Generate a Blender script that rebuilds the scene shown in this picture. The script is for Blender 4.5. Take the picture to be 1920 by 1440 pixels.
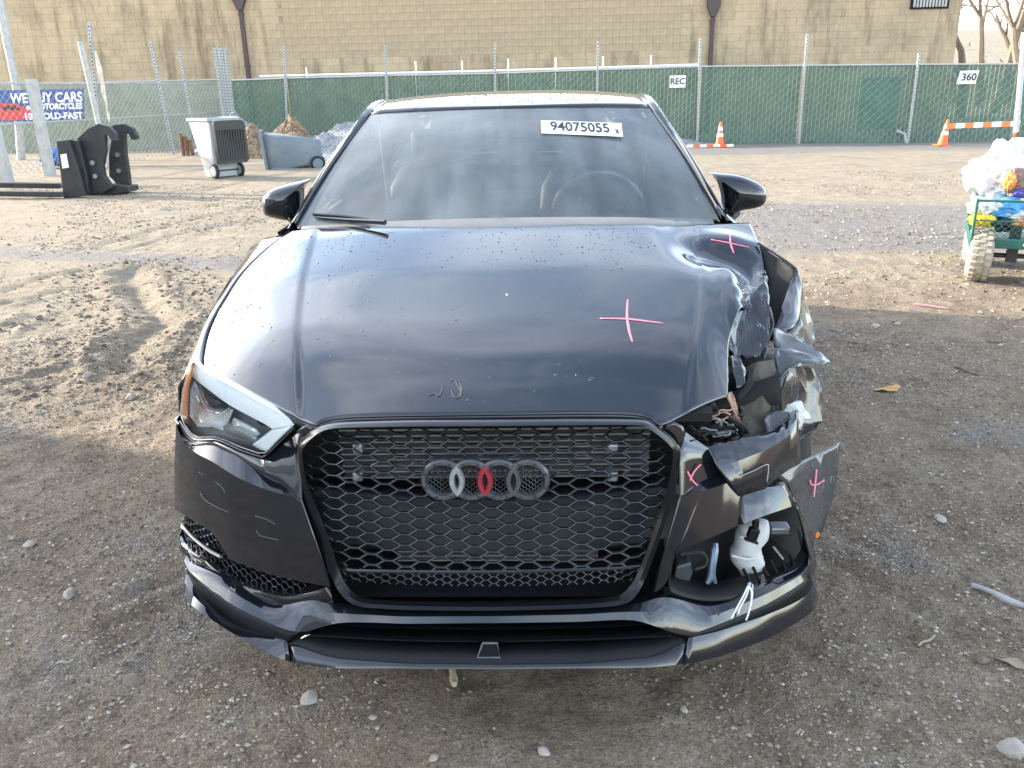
import bpy, bmesh, math, random
import numpy as np
from mathutils import Vector, Matrix
from mathutils import noise as mnoise
random.seed(7); rng = np.random.default_rng(7)
for o in list(bpy.data.objects): bpy.data.objects.remove(o)
scn = bpy.context.scene
COL = scn.collection
PI = math.pi
R = math.radians

# ------------------------------------------------------------------ camera
CAM = np.array([0.1096, -1.5693, 1.4214]); YAW, PITCH, ROLL, FPX = -0.03486, 0.33932, -0.02306, 1565.36
def cam_axes():
    cy, sy, cp, sp = math.cos(YAW), math.sin(YAW), math.cos(PITCH), math.sin(PITCH)
    f = np.array([sy*cp, cy*cp, -sp]); r = np.array([cy, -sy, 0.0]); u = np.cross(r, f)
    cr, sr = math.cos(ROLL), math.sin(ROLL)
    return r*cr+u*sr, -r*sr+u*cr, f
AX_R, AX_U, AX_F = cam_axes()
cd = bpy.data.cameras.new('camera'); cam = bpy.data.objects.new('camera', cd); COL.objects.link(cam)
cd.sensor_width = 36; cd.lens = FPX*36/1920; cd.clip_start = 0.05; cd.clip_end = 2000
cam.matrix_world = Matrix(((AX_R[0], AX_U[0], -AX_F[0], CAM[0]), (AX_R[1], AX_U[1], -AX_F[1], CAM[1]), (AX_R[2], AX_U[2], -AX_F[2], CAM[2]), (0, 0, 0, 1)))
scn.camera = cam
# ------------------------------------------------------------------ light
SUN_EL, SUN_DIR = R(18), math.atan2(0.33, -0.944)          # the sun stands to the left, a little beyond the car
sx, sy = math.cos(SUN_DIR), math.sin(SUN_DIR)
to_sun = Vector((sx*math.cos(SUN_EL), sy*math.cos(SUN_EL), math.sin(SUN_EL)))
ld = bpy.data.lights.new('sun', 'SUN'); ld.energy = 2.9; ld.angle = R(0.6); ld.color = (1.0, .90, .76)
sun = bpy.data.objects.new('sun', ld); COL.objects.link(sun); sun.rotation_euler = to_sun.to_track_quat('Z', 'Y').to_euler()
w = bpy.data.worlds.new('World'); scn.world = w; w.use_nodes = True
wt = w.node_tree; wt.nodes.clear()
wo = wt.nodes.new('ShaderNodeOutputWorld'); wb = wt.nodes.new('ShaderNodeBackground'); sk = wt.nodes.new('ShaderNodeTexSky')
sk.sky_type = 'NISHITA'; sk.sun_disc = False; sk.sun_elevation = SUN_EL; sk.sun_rotation = math.atan2(sx, sy)
sk.air_density = 1.0; sk.dust_density = 0.9; sk.ozone_density = 1.0
tc = wt.nodes.new('ShaderNodeTexCoord'); mp = wt.nodes.new('ShaderNodeMapping'); mp.inputs['Scale'].default_value = (1.6, 2.6, 5.5)
mp.inputs['Rotation'].default_value = (0, 0, .5)
nz = wt.nodes.new('ShaderNodeTexNoise'); nz.inputs['Scale'].default_value = 1.3; nz.inputs['Detail'].default_value = 7; nz.inputs['Roughness'].default_value = .62
rp = wt.nodes.new('ShaderNodeValToRGB'); rp.color_ramp.elements[0].position = .40; rp.color_ramp.elements[1].position = .70
rp.color_ramp.elements[0].color = (.12, .12, .12, 1); rp.color_ramp.elements[1].color = (.80, .80, .80, 1)
hs = wt.nodes.new('ShaderNodeHueSaturation'); hs.inputs['Saturation'].default_value = .25; hs.inputs['Value'].default_value = 2.1
mx = wt.nodes.new('ShaderNodeMixRGB')
L = wt.links.new
L(tc.outputs['Generated'], mp.inputs[0]); L(mp.outputs[0], nz.inputs['Vector']); L(nz.outputs['Fac'], rp.inputs[0])
L(sk.outputs[0], hs.inputs['Color']); L(rp.outputs[0], mx.inputs[0]); L(sk.outputs[0], mx.inputs[1]); L(hs.outputs[0], mx.inputs[2])
L(mx.outputs[0], wb.inputs[0]); wb.inputs[1].default_value = 0.15; L(wb.outputs[0], wo.inputs[0])
scn.view_settings.view_transform = 'Standard'; scn.view_settings.look = 'None'; scn.view_settings.gamma = 1
scn.view_settings.exposure = 2.05
scn.render.engine = 'CYCLES'
scn.cycles.max_bounces = 10; scn.cycles.transparent_max_bounces = 24

# ------------------------------------------------------------------ pixel helpers (a pixel gives a direction; depth comes from the thing)
def ray(px, py): return AX_F*FPX + AX_R*(px-960) + AX_U*(720-py)
def aty(px, py, y):
    d = ray(px, py); return CAM + d*((y-CAM[1])/d[1])
def atz(px, py, z=0.0):
    d = ray(px, py); return CAM + d*((z-CAM[2])/d[2])
def smooth_table(xs, ys, sig):
    t = np.linspace(xs[0]-.6, xs[-1]+.6, 1400); v = np.interp(t, xs, ys)
    dt = t[1]-t[0]; k = np.arange(-int(4*sig/dt), int(4*sig/dt)+1)*dt; g = np.exp(-.5*(k/sig)**2); g /= g.sum()
    vp = np.pad(v, len(k)//2, mode='edge'); v = np.convolve(vp, g, 'valid')
    return lambda x: np.interp(x, t, v)
def vnoise(x, y, seed=0):
    xi = np.floor(x).astype(np.int64); yi = np.floor(y).astype(np.int64); fx = x-xi; fy = y-yi
    fx = fx*fx*(3-2*fx); fy = fy*fy*(3-2*fy)
    def h(a, b):
        n = (a*374761393 + b*668265263 + seed*1442695041) & 0x7fffffff
        n = ((n ^ (n >> 13))*1274126177) & 0x7fffffff
        return ((n ^ (n >> 16)) & 0xffff)/65535.0
    return (h(xi, yi)*(1-fx)+h(xi+1, yi)*fx)*(1-fy)+(h(xi, yi+1)*(1-fx)+h(xi+1, yi+1)*fx)*fy - .5
def fbm(x, y, oct=4, seed=0, gain=.5):
    s = 0; a = 1
    for i in range(oct): s = s + a*vnoise(x*2**i+17.3*i, y*2**i-9.1*i, seed+i); a *= gain
    return s

# ------------------------------------------------------------------ materials
MATS = {}
def newmat(name):
    m = bpy.data.materials.new(name); m.use_nodes = True; nt = m.node_tree
    b = nt.nodes.get('Principled BSDF'); MATS[name] = m
    return m, nt, b
def N(nt, t, **kw):
    n = nt.nodes.new(t)
    for k, v in kw.items():
        if k in n.inputs: n.inputs[k].default_value = v
        else: setattr(n, k, v)
    return n
def ramp(nt, fac, stops):
    r = nt.nodes.new('ShaderNodeValToRGB'); e = r.color_ramp.elements
    while len(e) < len(stops): e.new(.5)
    for i, (p, c) in enumerate(stops):
        e[i].position = p; e[i].color = (c, c, c, 1) if isinstance(c, (int, float)) else (*c, 1)
    nt.links.new(fac, r.inputs[0]); return r
def coords(nt, scale=(1, 1, 1), rot=(0, 0, 0)):
    t = nt.nodes.new('ShaderNodeTexCoord'); m = nt.nodes.new('ShaderNodeMapping'); m.inputs['Scale'].default_value = scale; m.inputs['Rotation'].default_value = rot
    nt.links.new(t.outputs['Object'], m.inputs[0]); return m.outputs[0]
def simple(name, col, rough=.5, metal=0.0, var=.25, vscale=6.0, bump=0.0, bscale=60.0, coat=0.0, spec=.5):
    m, nt, b = newmat(name)
    v = coords(nt); n = N(nt, 'ShaderNodeTexNoise', Scale=vscale, Detail=6.0, Roughness=.65); nt.links.new(v, n.inputs['Vector'])
    lo = tuple(c*(1-var) for c in col); hi = tuple(min(1, c*(1+var)) for c in col)
    r = ramp(nt, n.outputs['Fac'], [(.3, lo), (.7, hi)]); nt.links.new(r.outputs[0], b.inputs['Base Color'])
    rr = ramp(nt, n.outputs['Fac'], [(.3, max(0, rough*.85)), (.7, min(1, rough*1.15))]); nt.links.new(rr.outputs[0], b.inputs['Roughness'])
    b.inputs['Metallic'].default_value = metal; b.inputs['Coat Weight'].default_value = coat; b.inputs['Specular IOR Level'].default_value = spec
    if bump:
        n2 = N(nt, 'ShaderNodeTexNoise', Scale=bscale, Detail=5.0); nt.links.new(v, n2.inputs['Vector'])
        bp = N(nt, 'ShaderNodeBump', Strength=bump, Distance=.01); nt.links.new(n2.outputs['Fac'], bp.inputs['Height']); nt.links.new(bp.outputs[0], b.inputs['Normal'])
    return m
def paint_mat(name, dust=.022, scrape=0.0, rough=.05, base=(.005, .006, .010)):
    m, nt, b = newmat(name); v = coords(nt)
    b.inputs['Coat Weight'].default_value = 1; b.inputs['Coat IOR'].default_value = 1.52; b.inputs['Specular IOR Level'].default_value = .3
    n = N(nt, 'ShaderNodeTexNoise', Scale=3.2, Detail=8.0, Roughness=.7); nt.links.new(v, n.inputs['Vector'])
    n3 = N(nt, 'ShaderNodeTexNoise', Scale=240.0, Detail=3.0, Roughness=.6); nt.links.new(v, n3.inputs['Vector'])
    sp = ramp(nt, n3.outputs['Fac'], [(.60, 0.0), (.70, 1.0)])
    df = ramp(nt, n.outputs['Fac'], [(.35, dust*.35), (.7, dust)])
    mu = N(nt, 'ShaderNodeMath', operation='MULTIPLY_ADD'); nt.links.new(sp.outputs[0], mu.inputs[0]); mu.inputs[1].default_value = dust*.55; nt.links.new(df.outputs[0], mu.inputs[2])
    mc = N(nt, 'ShaderNodeMixRGB'); nt.links.new(mu.outputs[0], mc.inputs[0]); mc.inputs[1].default_value = (*base, 1); mc.inputs[2].default_value = (.26, .26, .26, 1)
    last = mc.outputs[0]
    rr = ramp(nt, n.outputs['Fac'], [(.35, rough), (.75, rough+.10)])
    cr = ramp(nt, n.outputs['Fac'], [(.35, .04), (.8, .10)]); nt.links.new(cr.outputs[0], b.inputs['Coat Roughness'])
    rlast = rr.outputs[0]
    if scrape:
        mp = N(nt, 'ShaderNodeMapping'); nt.links.new(v, mp.inputs[0]); mp.inputs['Scale'].default_value = (24, 6, 5); mp.inputs['Rotation'].default_value = (.4, .5, .3)
        n2 = N(nt, 'ShaderNodeTexNoise', Scale=3.0, Detail=9.0, Roughness=.75, Distortion=.6); nt.links.new(mp.outputs[0], n2.inputs['Vector'])
        sr = ramp(nt, n2.outputs['Fac'], [(.62-scrape*.22, 0.0), (.70-scrape*.18, 1.0)])
        mc2 = N(nt, 'ShaderNodeMixRGB'); nt.links.new(sr.outputs[0], mc2.inputs[0]); nt.links.new(last, mc2.inputs[1]); mc2.inputs[2].default_value = (.34, .40, .48, 1)
        last = mc2.outputs[0]
        ra = N(nt, 'ShaderNodeMath', operation='MULTIPLY_ADD'); nt.links.new(sr.outputs[0], ra.inputs[0]); ra.inputs[1].default_value = .4; nt.links.new(rlast, ra.inputs[2]); rlast = ra.outputs[0]
        iv = N(nt, 'ShaderNodeMath', operation='SUBTRACT'); iv.inputs[0].default_value = 1; nt.links.new(sr.outputs[0], iv.inputs[1]); nt.links.new(iv.outputs[0], b.inputs['Coat Weight'])
        bp = N(nt, 'ShaderNodeBump', Strength=.5, Distance=.004); nt.links.new(n2.outputs['Fac'], bp.inputs['Height']); nt.links.new(bp.outputs[0], b.inputs['Normal'])
    nt.links.new(last, b.inputs['Base Color']); nt.links.new(rlast, b.inputs['Roughness'])
    return m
paint = paint_mat('black_paint'); scraped = paint_mat('scraped_paint', .06, .20, .10); dusty = paint_mat('dusty_paint', .38, .12, .2)
dark_plastic = simple('dark_plastic', (.010, .011, .012), .45, bump=.15, bscale=220, spec=.25)
gloss_plastic = simple('gloss_black_plastic', (.008, .009, .011), .12, var=.2, coat=.6)
black_void = simple('part_and_shade_black', (.006, .006, .006), .8)  # near-black for hidden parts, and for shade filled into openings
rubber = simple('rubber', (.02, .019, .018), .75, bump=.3, bscale=90)
chrome = simple('chrome_reflector', (.75, .77, .8), .14, metal=1.0, var=.05)
white_plastic = simple('white_plastic', (.86, .87, .87), .3, var=.03)
reservoir_m = simple('reservoir_plastic', (.52, .53, .52), .45, var=.12, vscale=9)
amber = simple('amber_reflector', (.62, .20, .05), .22, var=.2, vscale=30, coat=.6)
grey_metal = simple('grey_metal', (.30, .32, .34), .38, metal=.7, var=.25)
radiator_m = simple('radiator_metal', (.26, .25, .24), .5, metal=.2, var=.3, vscale=20)
cooler_m = simple('intercooler_plastic', (.034, .041, .046), .38, var=.2)
wire_m = simple('grille_gloss', (.014, .0145, .016), .16, coat=1.0, var=.1)
red_m = simple('red_enamel', (.27, .022, .035), .25, coat=.8, var=.15, vscale=60)
silver_m = simple('satin_silver', (.42, .45, .47), .3, metal=.6, var=.2, vscale=60)
gunmetal = simple('gunmetal', (.19, .20, .215), .25, metal=.8, var=.2, vscale=60)
pink = simple('pink_marker', (.85, .22, .30), .7, var=.1, vscale=80)
seat_m = simple('seat_leather', (.035, .036, .038), .5, var=.2)
trim_m = simple('interior_trim', (.16, .165, .17), .7, var=.15)
copper = simple('bare_copper_paint', (.42, .24, .15), .5, var=.4, vscale=40)
foam = simple('white_foam', (.62, .63, .62), .9, bump=.6, bscale=90)
tan_liner = simple('wheel_liner', (.085, .075, .058), .8, var=.4, vscale=12, bump=.4, bscale=60)
sticker_m = simple('white_paper', (.82, .82, .80), .55, var=.03)
ink = simple('black_ink', (.03, .03, .032), .6)
drop_m = simple('water_drop', (.010, .011, .013), .03, coat=1.0, var=.05)
steel_dark = simple('blackened_steel', (.022, .023, .025), .45, var=.4, vscale=7, bump=.15)
galv = simple('galvanised_steel', (.42, .44, .45), .45, metal=.5, var=.22, vscale=18)
post_white = simple('weathered_post', (.40, .40, .385), .75, var=.22, vscale=9, bump=.2)
wire_galv = simple('chain_wire', (.40, .42, .42), .5, metal=.4, var=.15)
hole_m = simple('post_hole', (.01, .01, .01), .9)
bin_grey = simple('bin_grey_plastic', (.33, .355, .375), .55, var=.14, vscale=5)
bin_blue = simple('bin_blue_grey_plastic', (.15, .185, .215), .5, var=.14, vscale=5)
bin_black = simple('bin_black_lid', (.022, .022, .023), .5, var=.3)
cone_m = simple('cone_orange', (.80, .14, .035), .5, var=.12)
refl_white = simple('reflective_white', (.82, .82, .80), .4, var=.05)
cart_green = simple('cart_green', (.020, .105, .085), .4, var=.2)
bag_white = simple('white_bag', (.66, .66, .65), .5, var=.05)
bag_blue = simple('blue_bag', (.08, .32, .62), .45, var=.2)
bag_yellow = simple('yellow_packet', (.78, .60, .03), .45, var=.15)
bag_orange = simple('orange_packet', (.72, .27, .06), .45, var=.3)
bag_brown = simple('brown_packet', (.22, .13, .10), .5, var=.4)
bag_purple = simple('violet_packet', (.12, .10, .42), .45, var=.2)
tyre_tan = simple('muddy_tyre', (.36, .32, .25), .9, var=.3, vscale=25, bump=.5, bscale=70)
pipe_brown = simple('downspout_brown', (.065, .042, .045), .5, var=.25)
rust_m = simple('rusty_post', (.17, .09, .05), .85, var=.5, vscale=14)
bark = simple('bark', (.17, .13, .095), .9, var=.35, vscale=10)
rope_m = simple('frayed_rope', (.62, .56, .46), .9, var=.2)
stone_m = simple('pale_stone', (.34, .31, .27), .85, var=.25, vscale=25, bump=.4, bscale=60)
clod_m = simple('dirt_clod', (.16, .125, .095), .95, var=.3, vscale=25, bump=.5, bscale=60)
wood_m = simple('weathered_wood', (.33, .27, .19), .85, var=.3, vscale=14)
leaf_m = simple('dry_leaf', (.45, .28, .10), .8, var=.3, vscale=30)
banner_blue = simple('banner_blue', (.045, .085, .28), .5, var=.15)
banner_red = simple('banner_red', (.55, .05, .045), .5, var=.25)
tarp_blue = simple('tarp_blue', (.06, .16, .42), .5, var=.3)
shade_block_m = simple('shade_block_paint', (.74, .75, .76), .5, var=.08)
door_green = simple('door_green', (.06, .16, .12), .5, var=.15)

def mound_mat(name, a, b_, sc):
    m, nt, b = newmat(name); v = coords(nt)
    vo = N(nt, 'ShaderNodeTexVoronoi', Scale=sc); nt.links.new(v, vo.inputs['Vector'])
    r = ramp(nt, vo.outputs['Color'], [(.1, a), (.9, b_)]); nt.links.new(r.outputs[0], b.inputs['Base Color']); b.inputs['Roughness'].default_value = .9
    bp = N(nt, 'ShaderNodeBump', Strength=1.0, Distance=.05); nt.links.new(vo.outputs['Distance'], bp.inputs['Height']); nt.links.new(bp.outputs[0], b.inputs['Normal'])
    return m
gravel_grey = mound_mat('grey_gravel', (.16, .16, .17), (.46, .46, .47), 22)
leaf_brown = mound_mat('leaf_litter', (.12, .08, .05), (.33, .23, .14), 16)

# glass: mirror-like skin by Fresnel over a tinted clear pane with a diffuse film: dust and painted sky haze
def glass_mat(name, tint, dust, ior=1.55):
    m, nt, b = newmat(name); nt.nodes.remove(b); out = nt.nodes['Material Output']
    v = coords(nt); n = N(nt, 'ShaderNodeTexNoise', Scale=2.6, Detail=8.0, Roughness=.65); nt.links.new(v, n.inputs['Vector'])
    mp = N(nt, 'ShaderNodeMapping'); nt.links.new(v, mp.inputs[0]); mp.inputs['Scale'].default_value = (3, .5, .5)
    n2 = N(nt, 'ShaderNodeTexNoise', Scale=3.0, Detail=5.0); nt.links.new(mp.outputs[0], n2.inputs['Vector'])
    am = N(nt, 'ShaderNodeMath', operation='MULTIPLY'); nt.links.new(n.outputs['Fac'], am.inputs[0]); nt.links.new(n2.outputs['Fac'], am.inputs[1])
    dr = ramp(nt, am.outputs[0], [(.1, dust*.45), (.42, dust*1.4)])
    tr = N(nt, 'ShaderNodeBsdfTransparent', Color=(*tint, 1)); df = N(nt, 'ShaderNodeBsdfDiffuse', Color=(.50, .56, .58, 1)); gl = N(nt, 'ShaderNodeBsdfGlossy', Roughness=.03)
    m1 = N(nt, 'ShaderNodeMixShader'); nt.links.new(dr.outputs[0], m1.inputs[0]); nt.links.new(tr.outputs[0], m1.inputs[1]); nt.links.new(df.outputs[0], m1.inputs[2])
    fr = N(nt, 'ShaderNodeFresnel', IOR=ior)
    m2 = N(nt, 'ShaderNodeMixShader'); nt.links.new(fr.outputs[0], m2.inputs[0]); nt.links.new(m1.outputs[0], m2.inputs[1]); nt.links.new(gl.outputs[0], m2.inputs[2])
    nt.links.new(m2.outputs[0], out.inputs[0]); return m
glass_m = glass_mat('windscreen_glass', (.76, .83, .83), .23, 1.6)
side_glass = glass_mat('side_glass', (.25, .28, .28), .03)
lens_m = glass_mat('clear_lens', (.95, .96, .96), .02, 1.3)

def screen_mat(name, col, clear):
    m, nt, b = newmat(name); nt.nodes.remove(b); out = nt.nodes['Material Output']; v = coords(nt)
    n = N(nt, 'ShaderNodeTexNoise', Scale=3.0, Detail=6.0, Roughness=.7); nt.links.new(v, n.inputs['Vector'])
    cr = ramp(nt, n.outputs['Fac'], [(.3, tuple(c*.75 for c in col)), (.7, tuple(c*1.3 for c in col))])
    d = N(nt, 'ShaderNodeBsdfPrincipled'); nt.links.new(cr.outputs[0], d.inputs['Base Color']); d.inputs['Roughness'].default_value = .5
    t = N(nt, 'ShaderNodeBsdfTransparent'); mxs = N(nt, 'ShaderNodeMixShader'); fr = ramp(nt, n.outputs['Fac'], [(.3, clear*.7), (.7, clear*1.2)])
    nt.links.new(fr.outputs[0], mxs.inputs[0]); nt.links.new(d.outputs[0], mxs.inputs[1]); nt.links.new(t.outputs[0], mxs.inputs[2]); nt.links.new(mxs.outputs[0], out.inputs[0]); return m
slat_green = screen_mat('green_slat', (.078, .165, .118), .28)
slat_pale = screen_mat('pale_slat', (.24, .27, .20), .10)

def block_mat(name, col):
    m, nt, b = newmat(name); v = coords(nt)
    oi = N(nt, 'ShaderNodeObjectInfo')
    n = N(nt, 'ShaderNodeTexNoise', Scale=.55, Detail=8.0, Roughness=.72); nt.links.new(v, n.inputs['Vector'])
    mp = N(nt, 'ShaderNodeMapping'); nt.links.new(v, mp.inputs[0]); mp.inputs['Scale'].default_value = (2.2, 2.2, .28)
    n2 = N(nt, 'ShaderNodeTexNoise', Scale=1.2, Detail=7.0, Roughness=.7); nt.links.new(mp.outputs[0], n2.inputs['Vector'])
    r1 = ramp(nt, n.outputs['Fac'], [(.28, tuple(c*.62 for c in col)), (.52, col), (.75, tuple(min(.9, c*1.15) for c in col))])
    r2 = ramp(nt, n2.outputs['Fac'], [(.34, (.42, .39, .37)), (.50, (1, 1, 1))])
    mm = N(nt, 'ShaderNodeMixRGB', blend_type='MULTIPLY'); mm.inputs[0].default_value = .75; nt.links.new(r1.outputs[0], mm.inputs[1]); nt.links.new(r2.outputs[0], mm.inputs[2])
    ng = N(nt, 'ShaderNodeNewGeometry'); rr = ramp(nt, ng.outputs['Random Per Island'], [(0, .92), (1, 1.0)])
    m3 = N(nt, 'ShaderNodeMixRGB', blend_type='MULTIPLY'); m3.inputs[0].default_value = 1; nt.links.new(mm.outputs[0], m3.inputs[1]); nt.links.new(rr.outputs[0], m3.inputs[2])
    rq = ramp(nt, oi.outputs['Random'], [(0, .92), (1, 1.0)])
    m4 = N(nt, 'ShaderNodeMixRGB', blend_type='MULTIPLY'); m4.inputs[0].default_value = 1; nt.links.new(m3.outputs[0], m4.inputs[1]); nt.links.new(rq.outputs[0], m4.inputs[2])
    nt.links.new(m4.outputs[0], b.inputs['Base Color']); b.inputs['Roughness'].default_value = .9
    n4 = N(nt, 'ShaderNodeTexNoise', Scale=14.0, Detail=6.0); nt.links.new(v, n4.inputs['Vector']); bp = N(nt, 'ShaderNodeBump', Strength=.5, Distance=.02); nt.links.new(n4.outputs['Fac'], bp.inputs['Height']); nt.links.new(bp.outputs[0], b.inputs['Normal'])
    return m
block_m = block_mat('painted_block', (.50, .385, .25)); mortar_m = simple('mortar', (.38, .285, .18), .95, var=.25, vscale=3)

# ------------------------------------------------------------------ object helpers
def link(o, parent=None):
    COL.objects.link(o)
    if parent is not None:
        o.parent = parent; o.matrix_parent_inverse = WM[parent.name].inverted() if parent.name in WM else Matrix()
    return o
WM = {}
def tag(o, label=None, cat=None, group=None, kind=None):
    if label: o['label'] = label
    if cat: o['category'] = cat
    if group: o['group'] = group
    if kind: o['kind'] = kind
    return o
def thing(name, label, cat, loc, group=None):
    """an Empty at the thing's base; its parts are given in world coordinates"""
    o = bpy.data.objects.new(name, None); COL.objects.link(o); o.location = loc; o.empty_display_size = .1
    WM[o.name] = Matrix.Translation(Vector(loc)); return tag(o, label, cat, group)
def mk(name, verts, faces, mat, parent=None, smooth=True, sharp=35, bevel=0, solid=0, off=-1.0):
    me = bpy.data.meshes.new(name); me.from_pydata([tuple(map(float, v)) for v in verts], [], faces); me.validate()
    bm = bmesh.new(); bm.from_mesh(me); bmesh.ops.remove_doubles(bm, verts=bm.verts, dist=1e-6); bmesh.ops.recalc_face_normals(bm, faces=bm.faces); bm.to_mesh(me); bm.free()
    me.materials.append(mat)
    if smooth:
        me.polygons.foreach_set('use_smooth', [True]*len(me.polygons)); me.set_sharp_from_angle(angle=R(sharp))
    o = bpy.data.objects.new(name, me); link(o, parent)
    if solid:
        s = o.modifiers.new('thickness', 'SOLIDIFY'); s.thickness = solid; s.offset = off
    if bevel:
        b = o.modifiers.new('bevel', 'BEVEL'); b.width = bevel; b.segments = 2; b.limit_method = 'ANGLE'
    return o
def mkbm(name, bm, mat, parent=None, smooth=False, sharp=35, bevel=0):
    me = bpy.data.meshes.new(name); bm.to_mesh(me); bm.free(); me.materials.append(mat)
    if smooth:
        me.polygons.foreach_set('use_smooth', [True]*len(me.polygons)); me.set_sharp_from_angle(angle=R(sharp))
    o = bpy.data.objects.new(name, me); link(o, parent)
    if bevel:
        b = o.modifiers.new('bevel', 'BEVEL'); b.width = bevel; b.segments = 2; b.limit_method = 'ANGLE'
    return o
class MB:
    """collects simple solids into one mesh"""
    def __init__(s): s.v = []; s.f = []
    def add(s, V, F):
        n = len(s.v); s.v += [tuple(map(float, v)) for v in V]; s.f += [tuple(i+n for i in f) for f in F]; return s
    def box(s, c, size, M=None):
        x, y, z = (q/2 for q in size); V = [Vector((a*x, b*y, d*z)) for d in (-1, 1) for b in (-1, 1) for a in (-1, 1)]
        if M is not None: V = [M @ v for v in V]
        V = [v+Vector(c) for v in V]
        return s.add(V, [(0, 2, 3, 1), (4, 5, 7, 6), (0, 1, 5, 4), (2, 6, 7, 3), (0, 4, 6, 2), (1, 3, 7, 5)])
    def tube(s, pts, rad, n=8, caps=True):
        pts = [Vector(tuple(map(float, p))) for p in pts]; m = len(pts); rad = rad if isinstance(rad, (list, tuple)) else [rad]*m
        V = []; up = None
        for i, p in enumerate(pts):
            t = (pts[min(i+1, m-1)]-pts[max(i-1, 0)]).normalized()
            if up is None: up = Vector((0, 0, 1)) if abs(t.z) < .9 else Vector((1, 0, 0))
            a = t.cross(up).normalized(); b = a.cross(t).normalized(); up = b
            for k in range(n):
                q = 2*PI*k/n + PI/n; V.append(p+a*math.cos(q)*rad[i]+b*math.sin(q)*rad[i])
        F = [(i*n+k, i*n+(k+1) % n, (i+1)*n+(k+1) % n, (i+1)*n+k) for i in range(m-1) for k in range(n)]
        if caps: F += [tuple(range(n-1, -1, -1)), tuple((m-1)*n+k for k in range(n))]
        return s.add(V, F)
    def lathe(s, prof, n=24, M=None, c=(0, 0, 0)):
        V = []; c = Vector(c)
        for r, z in prof:
            for k in range(n):
                v = Vector((r*math.cos(2*PI*k/n), r*math.sin(2*PI*k/n), z)); V.append((M @ v if M is not None else v)+c)
        m = len(prof); F = [(i*n+k, i*n+(k+1) % n, (i+1)*n+(k+1) % n, (i+1)*n+k) for i in range(m-1) for k in range(n)]
        F += [tuple(range(n-1, -1, -1)), tuple((m-1)*n+k for k in range(n))]
        return s.add(V, F)
    def prism(s, poly, d):
        """polygon of 3-D points extruded by vector d"""
        n = len(poly); d = Vector(d); P = [Vector(tuple(map(float, p))) for p in poly]
        return s.add(P+[p+d for p in P], [tuple(range(n)), tuple(range(2*n-1, n-1, -1))]+[(i, i+n, (i+1) % n+n, (i+1) % n) for i in range(n)])
    def build(s, name, mat, parent=None, smooth=False, sharp=35, bevel=0):
        return mk(name, s.v, s.f, mat, parent, smooth, sharp, bevel)
def grid_faces(nr, nc): return [(i*nc+j, i*nc+j+1, (i+1)*nc+j+1, (i+1)*nc+j) for i in range(nr-1) for j in range(nc-1)]
def loft(name, rows, mat, parent, solid=.004, sharp=24, **kw):
    """rows: equally long lists of 3-D points"""
    V = [p for r in rows for p in r]; return mk(name, V, grid_faces(len(rows), len(rows[0])), mat, parent, True, sharp, solid=solid, **kw)
def dens(pts, k):
    """subdivide a control polyline: k steps per interval, softened by Catmull-Rom"""
    P = [np.array(p, float) for p in pts]; out = []
    for i in range(len(P)-1):
        p0 = P[i-1] if i else 2*P[0]-P[1]; p1, p2 = P[i], P[i+1]; p3 = P[i+2] if i+2 < len(P) else 2*P[-1]-P[-2]
        for j in range(k):
            t = j/k; out.append(.5*((2*p1)+(p2-p0)*t+(2*p0-5*p1+4*p2-p3)*t*t+(3*p1-p0-3*p2+p3)*t**3))
    out.append(P[-1]); return out
def resample(pts, n):
    P = np.array(pts, float); d = np.r_[0, np.cumsum(np.linalg.norm(np.diff(P, axis=0), axis=1))]; t = np.linspace(0, d[-1], n)
    return np.stack([np.interp(t, d, P[:, k]) for k in range(P.shape[1])], 1)
def text_mesh(name, body, size, M, mat, parent, extrude=.0006, shear=0.0, bold=0.0, width=None):
    cu = bpy.data.curves.new(name, 'FONT'); cu.body = body; cu.size = size; cu.extrude = extrude; cu.shear = shear; cu.offset = bold; cu.align_x = 'CENTER'; cu.align_y = 'CENTER'; cu.resolution_u = 3
    t = bpy.data.objects.new('tmp', cu); COL.objects.link(t); bpy.context.view_layer.update()
    me = bpy.data.meshes.new_from_object(t.evaluated_get(bpy.context.evaluated_depsgraph_get())); bpy.data.objects.remove(t)
    if width:
        xs = [v.co.x for v in me.vertices]; k = width/max(1e-6, max(xs)-min(xs))
        for v in me.vertices: v.co.x *= k
    me.transform(M); me.name = name; me.materials.clear(); me.materials.append(mat)
    return link(bpy.data.objects.new(name, me), parent)

# ================================================================== the setting
RUT = [atz(*p)[:2] for p in [(245, 512), (268, 560), (300, 590), (312, 600), (250, 645), (238, 690)]]
TRACKS = [[atz(*p)[:2] for p in t] for t in ([(150, 468), (260, 440), (420, 400), (520, 380)], [(230, 470), (330, 440), (470, 415)], [(0, 620), (60, 590)], [(0, 548), (90, 520), (230, 500)], [(0, 570), (110, 545)],
          [(60, 1260), (160, 1235), (245, 1205)], [(30, 1370), (120, 1320), (170, 1300)], [(1560, 1040), (1640, 1080), (1800, 1180)], [(1500, 1200), (1620, 1270)], [(1600, 1000), (1700, 1050)], [(20, 720), (130, 690), (260, 680)], [(240, 1120), (350, 1075)], [(200, 1170), (310, 1130)])]
def seg_dist(X, Y, path):
    D = np.full(X.shape, 1e9)
    for a, b in zip(path[:-1], path[1:]):
        d = b-a; t = np.clip(((X-a[0])*d[0]+(Y-a[1])*d[1])/(d@d), 0, 1); D = np.minimum(D, np.hypot(X-a[0]-t*d[0], Y-a[1]-t*d[1]))
    return D
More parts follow.
